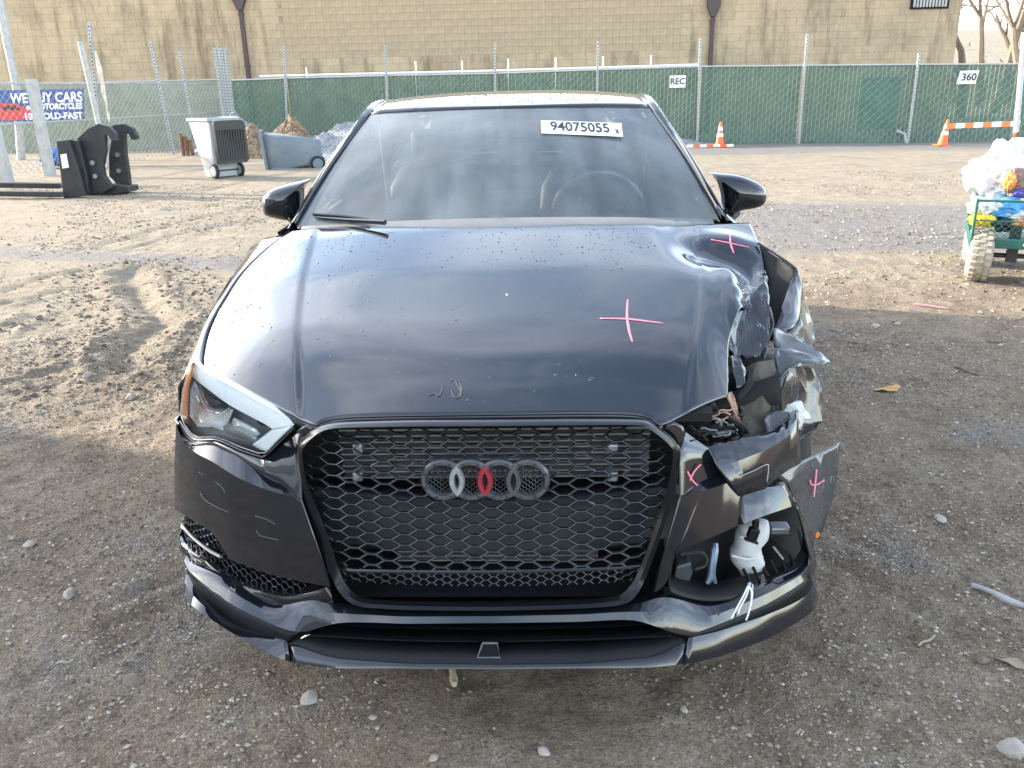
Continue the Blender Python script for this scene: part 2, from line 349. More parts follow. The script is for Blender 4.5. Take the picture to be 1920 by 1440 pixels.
def ground_z(X, Y):
    X = np.asarray(X, float); Y = np.asarray(Y, float)
    far = np.clip((Y-3)/12, 0, 1)
    z = .030*fbm(X*.7, Y*.7, 2, 3)+.006*fbm(X*2.6, Y*2.6, 2, 11)+.010*fbm(X*11, Y*11, 3, 21)+.007*fbm(X*30, Y*30, 2, 31)
    z = z*(1+.35*np.clip((-X-1.2)/1.0, 0, 1)*np.clip((Y-1)/1.0, 0, 1)*np.clip((6-Y)/2, 0, 1))
    wob = .05*fbm(X*4, Y*4, 3, 77)
    d = seg_dist(X, Y, RUT)+wob
    z = z-.048*np.exp(-(d/.085)**2)+.016*np.exp(-((d-.22)/.06)**2)*(1+2.2*fbm(X*14, Y*14, 3, 5))
    for k, t in enumerate(TRACKS):
        d = seg_dist(X, Y, t)+wob*.6; s = .035 if t[0][1] < 2.2 else .06
        z = z-.28*s*np.exp(-(d/s)**2)+.16*s*np.exp(-((d-1.9*s)/s)**2)*(1+2*fbm(X*16, Y*16, 2, 6))
    z = z-.02*np.exp(-((X/1.3)**4+((Y-1.2)/2.2)**4))
    return z
def graded(lo, hi, fine_lo, fine_hi, step, grow=1.06, cap=6.0):
    v = list(np.arange(fine_lo, fine_hi, step)); s = step; x = v[-1]
    while x < hi: s = min(s*grow, cap); x += s; v.append(x)
    s = step; x = fine_lo; left = []
    while x > lo: s = min(s*grow, cap); x -= s; left.append(x)
    return np.array(left[::-1]+v)
gx = graded(-160, 160, -3.2, 3.4, .017, 1.04); gy = graded(-120, 170, -.5, 3.2, .014, 1.025)
GX, GY = np.meshgrid(gx, gy); GZ = ground_z(GX, GY)
hill = np.clip((GY-52)/60, 0, 1); GZ = GZ+hill*hill*(3-2*hill)*7*np.clip((GX+30)/60, .1, 1)
def fast_mesh(name, V, F, mat, smooth=True):
    me = bpy.data.meshes.new(name); me.vertices.add(len(V)); me.vertices.foreach_set('co', np.asarray(V, np.float32).ravel())
    F = np.asarray(F, np.int32); k = F.shape[1]; me.loops.add(F.size); me.loops.foreach_set('vertex_index', F.ravel())
    me.polygons.add(len(F)); me.polygons.foreach_set('loop_start', np.arange(0, F.size, k, dtype=np.int32)); me.polygons.foreach_set('loop_total', np.full(len(F), k, np.int32))
    me.polygons.foreach_set('use_smooth', np.full(len(F), smooth)); me.update(calc_edges=True); me.materials.append(mat)
    return bpy.data.objects.new(name, me)
def ground_material():
    m, nt, b = newmat('dirt_and_gravel'); lk = nt.links.new; v = coords(nt)
    sep = N(nt, 'ShaderNodeSeparateXYZ'); lk(v, sep.inputs[0])
    def noise(sc, det=8.0, ro=.65, vec=v):
        n = N(nt, 'ShaderNodeTexNoise', Scale=sc, Detail=det, Roughness=ro); lk(vec, n.inputs['Vector']); return n.outputs['Fac']
    def math_(op, a, b_=None, c=None):
        n = N(nt, 'ShaderNodeMath', operation=op)
        for i, q in enumerate((a, b_, c)):
            if q is None: continue
            if isinstance(q, (int, float)): n.inputs[i].default_value = q
            else: lk(q, n.inputs[i])
        return n.outputs[0]
    def mixc(f, a, b_, bt='MIX'):
        n = N(nt, 'ShaderNodeMixRGB', blend_type=bt)
        for i, q in enumerate((f, a, b_)):
            if isinstance(q, (int, float)): n.inputs[i].default_value = q
            elif isinstance(q, tuple): n.inputs[i].default_value = (*q, 1)
            else: lk(q, n.inputs[i])
        return n.outputs[0]
    def sstep(x, a, b_):
        n = N(nt, 'ShaderNodeMapRange', interpolation_type='SMOOTHSTEP'); lk(x, n.inputs[0]); n.inputs[1].default_value = a; n.inputs[2].default_value = b_; return n.outputs[0]
    big = noise(.55, 6.0); mid = noise(3.5, 8.0, .7); fine = noise(60.0, 6.0, .7); grit = noise(190.0, 3.0, .6)
    wob = math_('MULTIPLY_ADD', mid, 1.2, -.6)
    yy = math_('ADD', sep.outputs[1], wob); xx = math_('ADD', sep.outputs[0], wob)
    # earth: pale dry dirt far away, browner shade tone painted near and right of the car
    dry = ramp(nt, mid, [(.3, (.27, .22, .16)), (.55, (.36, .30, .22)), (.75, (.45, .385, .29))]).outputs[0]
    shade_dirt = ramp(nt, mid, [(.28, (.165, .122, .082)), (.5, (.29, .225, .158)), (.75, (.40, .325, .24))]).outputs[0]
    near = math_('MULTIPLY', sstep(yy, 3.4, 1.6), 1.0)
    right = math_('MULTIPLY', sstep(xx, .4, 1.2), sstep(yy, 5.0, 4.2))  # puts the car's shadow into the dirt colour
    shade_dirt_f = math_('MAXIMUM', near, right)
    col = mixc(shade_dirt_f, dry, shade_dirt)
    # grey stone chippings in patches; the same grey fills the bands
    gcol = ramp(nt, grit, [(.3, (.13, .122, .115)), (.5, (.22, .208, .195)), (.72, (.38, .365, .345))]).outputs[0]
    slant = math_('MULTIPLY_ADD', sep.outputs[0], .30, yy)
    bandL = math_('MULTIPLY', math_('MULTIPLY', sstep(slant, 4.55, 4.85), sstep(slant, 5.45, 5.1)), sstep(xx, .6, -.3))
    bandR = math_('MULTIPLY', math_('MULTIPLY', sstep(yy, 5.6, 6.0), sstep(math_('MULTIPLY_ADD', sep.outputs[0], .22, yy), 10.2, 9.4)), sstep(xx, .5, 1.4))
    bandF = math_('MULTIPLY', math_('MULTIPLY', sstep(yy, 16.6, 17.4), sstep(xx, 0, 2)), sstep(yy, 24, 21.5))
    patch = sstep(noise(.9, 7.0, .7), .52, .66)
    gf = math_('MAXIMUM', math_('MAXIMUM', bandL, bandR), math_('MAXIMUM', bandF, math_('MULTIPLY', patch, .75)))
    col = mixc(math_('MULTIPLY', gf, .88), col, gcol)
    fr = ramp(nt, fine, [(.30, .50), (.5, 1.0), (.70, 1.45)]).outputs[0]; col = mixc(.85, col, fr, 'MULTIPLY')
    gr = ramp(nt, grit, [(.32, .50), (.5, 1.0), (.68, 1.7)]).outputs[0]; col = mixc(.7, col, gr, 'MULTIPLY')
    # scattered pale chips and dark crumbs
    vo = N(nt, 'ShaderNodeTexVoronoi', Scale=55.0, Randomness=1.0); lk(v, vo.inputs['Vector'])
    chip = math_('MULTIPLY', sstep(vo.outputs['Distance'], .34, .22), sstep(noise(9.0, 3.0), .50, .62))
    cc = ramp(nt, vo.outputs['Color'], [(.15, (.10, .09, .085)), (.55, (.33, .30, .27)), (.9, (.60, .57, .53))]).outputs[0]
    col = mixc(math_('MULTIPLY', chip, .75), col, cc)
    lk(col, b.inputs['Base Color']); b.inputs['Roughness'].default_value = .95; b.inputs['Specular IOR Level'].default_value = .25
    h = math_('ADD', math_('MULTIPLY', fine, 1.0), math_('MULTIPLY', chip, .5)); h = math_('ADD', h, math_('MULTIPLY', grit, .6))
    h = math_('ADD', h, math_('MULTIPLY', mid, 1.5))
    bp = N(nt, 'ShaderNodeBump', Strength=1.0, Distance=.022); lk(h, bp.inputs['Height']); lk(bp.outputs[0], b.inputs['Normal'])
    return m
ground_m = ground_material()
nr, nc = GX.shape; ii = (np.arange(nr-1)[:, None]*nc+np.arange(nc-1)[None]).ravel()
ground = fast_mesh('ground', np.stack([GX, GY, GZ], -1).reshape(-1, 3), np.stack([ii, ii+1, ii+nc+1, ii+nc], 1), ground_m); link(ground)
tag(ground, 'brown dirt and gravel yard with tyre ruts', kind='structure')
def gpt(px, py):
    p = atz(px, py, 0.0); z = float(ground_z(p[0], p[1])); p = atz(px, py, z); return np.array([p[0], p[1], float(ground_z(p[0], p[1]))])

# loose chippings: tens of thousands, one object
def ico():
    bm = bmesh.new(); bmesh.ops.create_icosphere(bm, subdivisions=1, radius=1); V = np.array([v.co[:] for v in bm.verts]); F = np.array([[v.index for v in f.verts] for f in bm.faces]); bm.free(); return V, F
IV, IF = ico()
OV = np.array([(1, 0, 0), (0, 1, 0), (-1, 0, 0), (0, -1, 0), (0, 0, 1), (0, 0, -.6)], float); OF = np.array([(0, 1, 4), (1, 2, 4), (2, 3, 4), (3, 0, 4), (1, 0, 5), (2, 1, 5), (3, 2, 5), (0, 3, 5)])
def chips(name, n, region, smin, smax, seed, dens_fn=None, IV=IV, IF=IF):
    g = np.random.default_rng(seed); pts = []
    x0, x1, y0, y1 = region
    X = g.uniform(x0, x1, n*3); Y = g.uniform(y0, y1, n*3)
    keep = g.uniform(0, 1, n*3) < (dens_fn(X, Y) if dens_fn else 1); X, Y = X[keep][:n], Y[keep][:n]; n = len(X)
    S = smin*(smax/smin)**(g.uniform(0, 1, n)**2.6); A = g.uniform(0, 2*PI, n); Z = ground_z(X, Y)
    sc = np.stack([S*g.uniform(.8, 1.3, n), S*g.uniform(.6, 1.1, n), S*g.uniform(.35, .75, n)], 1)
    V = IV[None]*(1+.28*(g.uniform(-1, 1, (n, len(IV), 1))))*sc[:, None, :]
    c, s = np.cos(A)[:, None], np.sin(A)[:, None]; VX = V[..., 0]*c-V[..., 1]*s; VY = V[..., 0]*s+V[..., 1]*c
    V = np.stack([VX+X[:, None], VY+Y[:, None], V[..., 2]+(Z+S*.12)[:, None]], -1)
    F = (IF[None]+(np.arange(n)*len(IV))[:, None, None]).reshape(-1, 3)
    o = fast_mesh(name, V.reshape(-1, 3), F, chip_m, False); link(o); return o
chip_m, nt, b = newmat('stone_chips'); ng = N(nt, 'ShaderNodeNewGeometry')
r_ = ramp(nt, ng.outputs['Random Per Island'], [(0, (.095, .07, .048)), (.4, (.22, .172, .124)), (.8, (.32, .268, .208)), (.97, (.42, .37, .31)), (1, (.52, .47, .41))]); nt.links.new(r_.outputs[0], b.inputs['Base Color']); b.inputs['Roughness'].default_value = .9
clump = lambda X, Y: np.clip(.35+1.6*fbm(X*1.1, Y*1.1, 3, 55), .04, 1)
outside = lambda X, Y: clump(X, Y)*np.where((np.abs(X) < .85) & (Y > .3) & (Y < 4.3), 0, 1)
tag(chips('gravel', 85000, (-3.4, 3.4, -.35, 3.6), .0023, .0092, 4, outside, OV, OF), 'fine loose chippings lying over the near dirt', 'gravel', kind='stuff')
tag(chips('gravel', 42000, (-9, 9, 3.0, 13), .005, .022, 5, outside, OV, OF), 'coarse loose chippings lying over the far dirt', 'gravel', kind='stuff')
clod_dens = lambda X, Y: np.clip(np.exp(-((seg_dist(X, Y, RUT)-.36)/.2)**2)+.9*np.exp(-(seg_dist(X, Y, TRACKS[10])/.2)**2)+.6*np.exp(-(seg_dist(X, Y, TRACKS[2])/.15)**2), 0, 1)
oc = chips('dirt_crumbs', 2600, (-4.2, -1.0, 1.5, 6.5), .006, .024, 8, clod_dens); oc.data.materials[0] = clod_m; tag(oc, 'crumbled dirt thrown up beside the tyre rut', 'dirt', kind='stuff')

# single stones, sticks, leaves that can be picked out
def rock(px, py, size, label, mat=stone_m, flat=.6, seed=0, name='rock'):
    p = gpt(px, py); bm = bmesh.new(); bmesh.ops.create_icosphere(bm, subdivisions=3, radius=1)
    g = random.Random(seed); pl = [(Vector((g.uniform(-1, 1), g.uniform(-1, 1), g.uniform(-.4, 1))).normalized(), g.uniform(.55, .9)) for _ in range(7)]
    ax = (g.uniform(.8, 1.25), g.uniform(.6, 1.0), flat); a = g.uniform(0, 6)
    for v in bm.verts:
        for nrm, d in pl:
            e = v.co.dot(nrm)-d
            if e > 0: v.co -= nrm*e*.85
        v.co *= 1+.10*mnoise.noise(v.co*2.5+Vector((seed, 0, 0)))
        x, y = v.co.x*ax[0], v.co.y*ax[1]; v.co = Vector((x*math.cos(a)-y*math.sin(a), x*math.sin(a)+y*math.cos(a), v.co.z*flat+flat*.45))*size
    o = mkbm(name, bm, mat, None, True, 40); o.location = p; return tag(o, label, 'stone', 'stones lying on the dirt')
rock(580, 1312, .030, 'pale angular flat stone on the dirt below the front lip', seed=1, flat=.35)
rock(130, 1117, .030, 'rounded white stone on the dirt left of the front lip', seed=2)
rock(56, 1022, .020, 'small smooth pale stone on grey gravel at the left edge', seed=3)
rock(1895, 1412, .032, 'lumpy beige stone in the bottom right corner', seed=4, flat=.8)
rock(1020, 1413, .018, 'small pale blocky stone below the car near the bottom edge', seed=5)
rock(247, 748, .034, 'grey rounded stone left of the amber side reflector', seed=6)
rock(165, 700, .034, 'pale stone among the mud clods beside the tyre rut', seed=7)
rock(1671, 908, .024, 'brown stone on the dirt right of the torn bumper corner', mat=clod_m, seed=8)
rock(1762, 976, .030, 'grey flat angular stone on the dirt at the right', seed=9, flat=.3)
rock(1283, 1335, .014, 'tiny round stone below the right end of the front lip', seed=10)
rock(250, 1275, .032, 'flat half buried brown stone in front of the left bumper corner', mat=clod_m, seed=11, flat=.28)
rock(812, 1420, .011, 'tiny white stone at the bottom edge left of the middle', seed=12)
rock(699, 1345, .011, 'tiny white pebble below the lower grille', seed=13)
rock(1836, 1240, .017, 'small dark brown stone beside the flat wood chip', mat=clod_m, seed=14)
rock(1640, 612, .030, 'pale flat stone on the shaded dirt behind the torn fender', seed=15, flat=.4)
rock(1865, 640, .05, 'weathered flat stone at the right edge below the cart', mat=clod_m, seed=16, flat=.3)
def stick(px0, py0, px1, py1, rad, label, mat=wood_m, cat='stick', name='stick'):
    a, b = gpt(px0, py0), gpt(px1, py1); m = MB(); P = [a+(b-a)*t+np.array([0, 0, rad*.9])+np.array([0, 0, .004*math.sin(7*t)]) for t in np.linspace(0, 1, 7)]
    m.tube(P, [rad*(1+.25*math.sin(5*i+px0)) for i in range(7)], 7); return tag(m.build(name, mat, None, True), label, cat)
stick(1822, 1100, 1935, 1150, .009, 'peeling white stick lying on the dirt at the right edge', post_white)
stick(1722, 1212, 1752, 1198, .0035, 'short brown twig on the dirt right of the front lip')
stick(1430, 1345, 1456, 1322, .003, 'thin dark twig near the bottom right of the dirt', bark)
stick(105, 1250, 140, 1243, .0035, 'pale twig on the dirt left of the front lip')
stick(1790, 690, 1835, 705, .006, 'thin twig lying on the shaded dirt below the cart', bark)
stick(848, 1262, 852, 1288, .010, 'short tan wood offcut poking out under the front lip')
def flake(px, py, size, label, mat, cat, name, rot):
    p = gpt(px, py); m = MB(); pts = []
    for k in range(10):
        a = 2*PI*k/10; rr = size*(1+.25*math.sin(3*a+px)); x, y = rr*math.cos(a)*1.6, rr*math.sin(a)*.7
        pts.append((p[0]+x*math.cos(rot)-y*math.sin(rot), p[1]+x*math.sin(rot)+y*math.cos(rot), p[2]+.008+.006*math.sin(2*a)))
    m.prism(pts, (0, 0, .003)); return tag(m.build(name, mat, None, True), label, cat)
flake(1665, 732, .045, 'curled tan dry leaf on the shaded dirt right of the car', leaf_m, 'leaf', 'dry_leaf', .3)
flake(1895, 1245, .022, 'flat pale wood chip on the dirt at the right edge', wood_m, 'wood chip', 'wood_chip', -.5)
mm = MB(); q0 = gpt(1718, 574); q1 = gpt(1776, 582); dq = (q1-q0); 
mm.prism([q0+(0, 0, .012), q1+(0, 0, .012), q1+(0, .025, .012), q0+(0, .025, .012)], (0, 0, .002)); tag(mm.build('chalk_line', pink), 'pink marker stroke sprayed on the dirt behind the torn fender', 'marking')

# ---------------------------------------------------------------- block building behind the fence
WL = aty(-140, 100, 25.6); WR = aty(1790, 100, 25.9); wd = np.array([WR[0]-WL[0], WR[1]-WL[1], 0]); WLEN = float(np.linalg.norm(wd)); wd /= WLEN; wn = np.array([wd[1], -wd[0], 0])
bld = thing('block_building', 'tan painted concrete block building rising behind the green fence', 'building', ((WL[0]+WR[0])/2, (WL[1]+WR[1])/2, 0))
def wp(s, z, out=0.0): return np.array([WL[0], WL[1], 0])+wd*s+wn*out+np.array([0, 0, z])
m = MB(); m.prism([wp(0, -.3), wp(WLEN, -.3), wp(WLEN, 5.3), wp(0, 5.3)], -wn*9); m.build('wall', mortar_m, bld)
m = MB(); m.prism([wp(-.15, 5.31, .12), wp(WLEN+.15, 5.31, .12), wp(WLEN+.15, 5.55, .12), wp(-.15, 5.55, .12)], -wn*9.3); m.build('roof', pipe_brown, bld)
BH, BL, J = .2032, .4064, .006
rest = MB(); blocks = []
proto = {}
def block_mesh(wid, out):
    key = (round(wid, 3), round(out, 3))
    if key not in proto:
        bm = bmesh.new(); mb = MB(); mb.prism([wd*0, wd*wid, wd*wid+np.array([0, 0, BH-J]), np.array([0, 0, BH-J])], wn*out)
        for v in mb.v: bm.verts.new(v)
        bm.verts.ensure_lookup_table()
        for f in mb.f: bm.faces.new([bm.verts[i] for i in f])
        bmesh.ops.recalc_face_normals(bm, faces=bm.faces); me = bpy.data.meshes.new('block'); bm.to_mesh(me); bm.free(); me.materials.append(block_m); proto[key] = me
    return proto[key]
cells = []
for c in range(int(5.3/BH)):
    s = -(c % 2)*BL/2
    while s < WLEN-.02:
        a, bb = max(s, 0), min(s+BL, WLEN); 
        if bb-a > .1: cells.append((c, a, bb))
        s += BL
mid_s = float(np.dot(np.array([aty(900, 60, 25.7)[0]-WL[0], aty(900, 60, 25.7)[1]-WL[1], 0]), wd))
vis = [q for q in cells if 2.35 < q[0]*BH < 4.35]
vis.sort(key=lambda q: abs((q[1]+q[2])/2-mid_s)); solo = set(vis[:300])
for q in cells:
    c, a, bb = q; wid = bb-a-J; g = random.Random(c*997+int(a*100)); out = .006+.002*g.randrange(4)
    if q in solo:
        o = bpy.data.objects.new('block', block_mesh(wid, out)); o.location = wp(a+J/2, c*BH+J/2); link(o, bld)
    else: rest.prism([wp(a+J/2, c*BH+J/2), wp(bb-J/2, c*BH+J/2), wp(bb-J/2, (c+1)*BH-J/2), wp(a+J/2, (c+1)*BH-J/2)], wn*out)
tag(rest.build('blocks', block_m, bld), kind='stuff')
def on_wall(px, py):
    d = ray(px, py); P0 = wp(0, 0, .03); t = np.dot(P0-CAM, wn)/np.dot(d, wn); P = CAM+t*d; return float(np.dot(P-wp(0, 0), wd)), float(P[2])
for (xa, ya, xb, yb_) in ((452, 18, 470, 150), (1336, 30, 1331, 125)):
    s0, z0 = on_wall(xa, ya); hx = .19
    m = MB(); m.prism([wp(s0-.06, -.2, .03), wp(s0+.06, -.2, .03), wp(s0+.06, z0+.05, .03), wp(s0-.06, z0+.05, .03)], wn*.09); dsp = m.build('downspout', pipe_brown, bld)
    m = MB(); t0, t1 = z0-.02, z0+.26
    for (za, zb, wa, wb_) in ((t0, t1, .07, hx), (t1, t1+.22, hx, hx), (t1+.22, t1+.26, hx+.02, hx+.02)):
        A = [wp(s0-wa, za, .026), wp(s0+wa, za, .026), wp(s0+wb_, zb, .026), wp(s0-wb_, zb, .026)]; m.prism(A, wn*.20)
    m.build('conductor_head', pipe_brown, dsp)
    for zz in (z0-.15, z0-1.6):
        mb = MB(); mb.prism([wp(s0-.09, zz, .028), wp(s0+.09, zz, .028), wp(s0+.09, zz+.04, .028), wp(s0-.09, zz+.04, .028)], wn*.10); mb.build('strap', pipe_brown, dsp)
s0, z0 = on_wall(1710, 14); s1, z1 = on_wall(1776, 1)
m = MB(); m.prism([wp(s0-.06, z0-.05, .02), wp(s1+.06, z0-.05, .02), wp(s1+.06, z0+.75, .02), wp(s0-.06, z0+.75, .02)], wn*.03); ven = m.build('vent', hole_m, bld)
for k in range(11):
    s = s0+(s1-s0)*(k+.5)/11; mb = MB(); mb.prism([wp(s-.028, z0, .051), wp(s+.028, z0, .051), wp(s+.028, z0+.7, .051), wp(s-.028, z0+.7, .051)], wn*.03); mb.build('slat', post_white, ven)
s0, z0 = on_wall(1612, 262); s1, z1 = on_wall(1684, 152)
m = MB(); m.prism([wp(s0, -.2, .02), wp(s1, -.2, .02), wp(s1, z1, .02), wp(s0, z1, .02)], wn*.05); dr = m.build('door', door_green, bld)
for (a, bb, c, d) in ((s0-.1, s1+.1, z1+.01, z1+.12), (s0-.08, s0-.01, -.2, z1), (s1+.01, s1+.08, -.2, z1)):
    mb = MB(); mb.prism([wp(a, c, .022), wp(bb, c, .022), wp(bb, d, .022), wp(a, d, .022)], wn*.08); mb.build('door_frame', pipe_brown, dr)

# ---------------------------------------------------------------- fences
def perforated_post(P0, P1, parent, w_=.05, name='post', mat=galv, holes=True):
    P0, P1 = Vector(tuple(map(float, P0))), Vector(tuple(map(float, P1))); ax = (P1-P0); ln = ax.length; ax.normalize()
    a = Vector((1, 0, 0)); a = (a-ax*a.dot(ax)).normalized(); b_ = ax.cross(a); M = Matrix((a, b_, ax)).transposed()
    m = MB(); m.box((P0+P1)/2, (w_, w_, ln), M); o = m.build(name, mat, parent)
    if holes:
        h = MB(); k = .055
        while k < ln: h.box(P0+ax*k-b_*(w_/2 if b_.y > 0 else -w_/2), (w_*.42, .006, w_*.55), M); k += .075
        tag(h.build('post_holes', hole_m, o), kind='stuff')
    return o
def zigzag(P, s0, s1, z0, z1, ax, nrm, per=.10, rad=.0032):
    """woven chain-link wires: 3-sided zigzag prisms"""
    V = []; F = []; s = s0; k = 0; hz = per*.9
    nseg = int((z1-z0)/hz); zz = np.linspace(z0, z1, nseg+1)
    tri = [(-rad, 0), (rad*.5, rad*.9), (rad*.5, -rad*.9)]
    wn_ = 0
    while s < s1:
        base = len(V); wn_ += 1
        for i, z in enumerate(zz):
            q = s+(per/2 if (i+wn_) % 2 else -per/2)*1.0; c = P+ax*q+np.array([0, 0, z])+nrm*(.006 if i % 2 else -.006)
            for (u, v) in tri: V.append(c+ax*u+nrm*v)
        for i in range(nseg):
            for k in range(3): a = base+i*3+k; b_ = base+i*3+(k+1) % 3; F.append((a, b_, b_+3, a+3))
        s += per
    return V, F
# green screened fence, right of the corner
FX0 = aty(430, 200, 22.35); FX1 = aty(1990, 200, 19.2)
fd = np.array([FX1[0]-FX0[0], FX1[1]-FX0[1], 0]); FLEN = float(np.linalg.norm(fd)); fd /= FLEN; fn = np.array([fd[1], -fd[0], 0])
def fence_s(px, py=200):
    d = ray(px, py); t = np.dot(np.array([FX0[0], FX0[1], 0])-CAM, fn)/np.dot(d, fn); P = CAM+t*d; return float(np.dot(P-np.array([FX0[0], FX0[1], 0]), fd)), float(P[2])
def fp(s, z, out=0.0): return np.array([FX0[0], FX0[1], 0])+fd*s+fn*out+np.array([0, 0, z])
gf = thing('screen_fence', 'green slatted chain link fence running behind the car', 'fence', tuple(fp(FLEN/2, 0)))
TOPS = [(430, 150), (535, 146), (724, 141), (929, 137), (1122, 130), (1313, 124), (1505, 122), (1718, 120), (1916, 119), (2120, 117), (2400, 115)]
ts = [fence_s(*p) for p in TOPS]; top_z = lambda s: float(np.interp(s, [a for a, _ in ts], [b_ for _, b_ in ts]))
for i in range(len(TOPS)-1):
    (sa, za), (sb, zb) = ts[i], ts[i+1]
    m = MB(); s = sa+.05
    while s < sb-.04:
        g = random.Random(int(s*1000)); tz = top_z(s+.045)-.03; dz = g.uniform(-.004, .004)
        m.prism([fp(s, -.05, dz), fp(s+.084, -.05, dz), fp(s+.084, tz, dz), fp(s, tz, dz)], -fn*.006); s += .094
    tag(m.build('slats', slat_green, gf), kind='stuff')
    V, F = zigzag(fp(0, 0, .022), sa, sb, .02, min(za, zb)-.01, fd, fn, .10, .0045); tag(mk('chain_mesh', V, F, wire_galv, gf, False), kind='stuff')
    m = MB(); m.tube([fp(sa, za-.01, .03), fp(sb, zb-.01, .03)], .022, 8); m.build('top_rail', galv, gf, True)
for px, pyt, pxb, pyb in ((535, 87, 540, 262), (724, 82, 730, 262), (929, 80, 930, 265), (1122, 76, 1118, 266), (1313, 72, 1307, 267), (1513, 64, 1497, 266), (1722, 100, 1700, 268)):
    a = fence_s(px, pyt); bq = fence_s(pxb, pyb); perforated_post(fp(bq[0], -.1, .075), fp(a[0], a[1], .075), gf)
m = MB(); bq = fence_s(1697, 262); m.tube([fp(bq[0]-.25, .28, .12), fp(bq[0]-.05, .2, .12), fp(bq[0], 0, .12)], .035, 8); m.build('post_brace', galv, gf, True)
# pipe rail just behind the fence top, with stub posts
pr = thing('pipe_rail', 'long white pipe rail showing above the green fence', 'railing', tuple(fp(5, 0, -.5)))
def rp_(px, py, out=-.5):
    d = ray(px, py); t = np.dot(fp(0, 0, out)-CAM, fn)/np.dot(d, fn); return CAM+t*d
m = MB(); m.tube([rp_(487, 143), rp_(900, 133.5), rp_(1310, 121.5)], .03, 8); m.build('rail', refl_white, pr, True)
for px, py in ((574, 126), (779, 115), (866, 114), (953, 110), (1042, 108), (1131, 106), (1221, 104)):
    a = rp_(px, py); m = MB(); m.tube([(a[0], a[1], 0), tuple(a)], .022, 8); m.build('stub_post', refl_white, pr, True)
# signs
def sign(px0, py0, px1, py1, txt, label, size, lean=0):
    s0, z1 = fence_s(px0, py0); s1, z0 = fence_s(px1, py1); 
    t = thing('sign', label, 'sign', tuple(fp((s0+s1)/2, z0, .09)))
    m = MB(); m.prism([fp(s0-lean, z0, .10), fp(s1-lean, z0, .10), fp(s1, z1, .10), fp(s0, z1, .10)], fn*.006); m.build('board', refl_white, t, bevel=.002)
    c = fp((s0+s1)/2, (z0+z1)/2, .108); M = Matrix(((fd[0], 0, fn[0], c[0]), (fd[1], 0, fn[1], c[1]), (0, 1, 0, c[2]), (0, 0, 0, 1)))
    text_mesh('lettering', txt, size, M, ink, t, .001, bold=.006)
sign(1256, 142, 1285, 164, 'REC', 'white sign reading REC on the green fence', .20)
sign(1798, 133, 1830, 157, '360', 'white sign reading 360 on the green fence', .22, .05)

# chain-link fence on the left, running towards the corner
LA = np.array([-10.6, 12.2, 0]); LB = np.array([-8.65, 22.3, 0]); lfd = LB-LA; LLEN = float(np.linalg.norm(lfd)); lfd /= LLEN; lfn = np.array([lfd[1], -lfd[0], 0])
lf = thing('chain_link_fence', 'bare grey chain link fence at the left edge', 'fence', tuple((LA+LB)/2))
V, F = zigzag(LA, 0, LLEN, .03, 1.72, lfd, lfn, .085, .0055); tag(mk('chain_mesh', V, F, wire_galv, lf, False), kind='stuff')
for z, rr in ((1.74, .022), (1.0, .018)):
    m = MB(); m.tube([LA+(0, 0, z), LB+(0, 0, z)], rr, 8); m.build('rail', galv, lf, True)
for (x0, y0, x1, y1, yd, w_, kind) in ((58, 148, 94, 326, 15.0, .16, 'plain'), (-18, 222, 14, 342, 13.9, .18, 'plain'), (150, 78, 190, 236, 16.8, .11, 'round'), (167, 43, 186, 232, 17.0, .055, 'perf'), (282, 78, 327, 291, 20.0, .06, 'perf'), (336, 94, 358, 216, 22.0, .055, 'perf')):
    if kind == 'perf': perforated_post(aty(x1, y1, yd), aty(x0, y0, yd), lf, w_); continue
    a, bq = aty(x1, y1, yd), aty(x0, y0, yd); m = MB()
    if kind == 'round': m.tube([a-(0, 0, .9), bq], w_/2, 10); m.build('post', post_white, lf, True)
    else: perforated_post(a-(0, 0, .1), bq, lf, w_, 'post', post_white, False)
cl = thing('post_bundle', 'bundle of leaning perforated steel posts at the fence corner', 'posts', tuple(aty(425, 262, 21.5)))
for k in range(5):
    a = aty(424+k*5, 262, 21.5+.05*k); bq = aty(402+k*5.5, 88+(k % 2)*4, 21.5+.05*k); perforated_post(a, bq, cl, .05)
pl_ = MB(); pl_.tube([aty(-4, -20, 20), aty(12, 70, 20), aty(30, 160, 20), aty(40, 300, 20)], [.10, .10, .09, .10], 8); tag(pl_.build('leaning_pole', post_white, None, True), 'pale peeling pole leaning at the top left corner', 'pole')
rp2 = MB(); rp2.tube([aty(178, 92, 16.9), aty(182, 110, 16.9), aty(189, 140, 16.9), aty(196, 180, 16.9), aty(205, 232, 16.9)], [.02, .045, .05, .03, .012], 6)
ro = rp2.build('frayed_rope', rope_m, None, True); dm = ro.modifiers.new('s', 'SUBSURF'); dm.levels = dm.render_levels = 2
tx = bpy.data.textures.new('fray', 'CLOUDS'); tx.noise_scale = .04; dd = ro.modifiers.new('d', 'DISPLACE'); dd.texture = tx; dd.strength = .09; tag(ro, 'frayed pale rope hanging beside the tall perforated post', 'rope')
# pale slatted fence farther back
pf = thing('pale_fence', 'pale olive slatted fence far back behind the chain link', 'fence', tuple(aty(220, 250, 24.2)*(1, 1, 0)))
PA, PB = aty(-120, 200, 23.6), aty(428, 200, 24.0); pdv = np.array([PB[0]-PA[0], PB[1]-PA[1], 0]); plen = np.linalg.norm(pdv); pdv /= plen
m = MB(); s = 0
while s < plen-.09:
    a = np.array([PA[0], PA[1], 0])+pdv*s; m.prism([a, a+pdv*.086, a+pdv*.086+(0, 0, 1.84), a+(0, 0, 1.84)], (0, .008, 0)); s += .096
tag(m.build('slats', slat_pale, pf), kind='stuff')
m = MB(); m.tube([(PA[0], PA[1], 1.87), (PB[0], PB[1], 1.87)], .02, 6); m.build('top_rail', galv, pf, True)
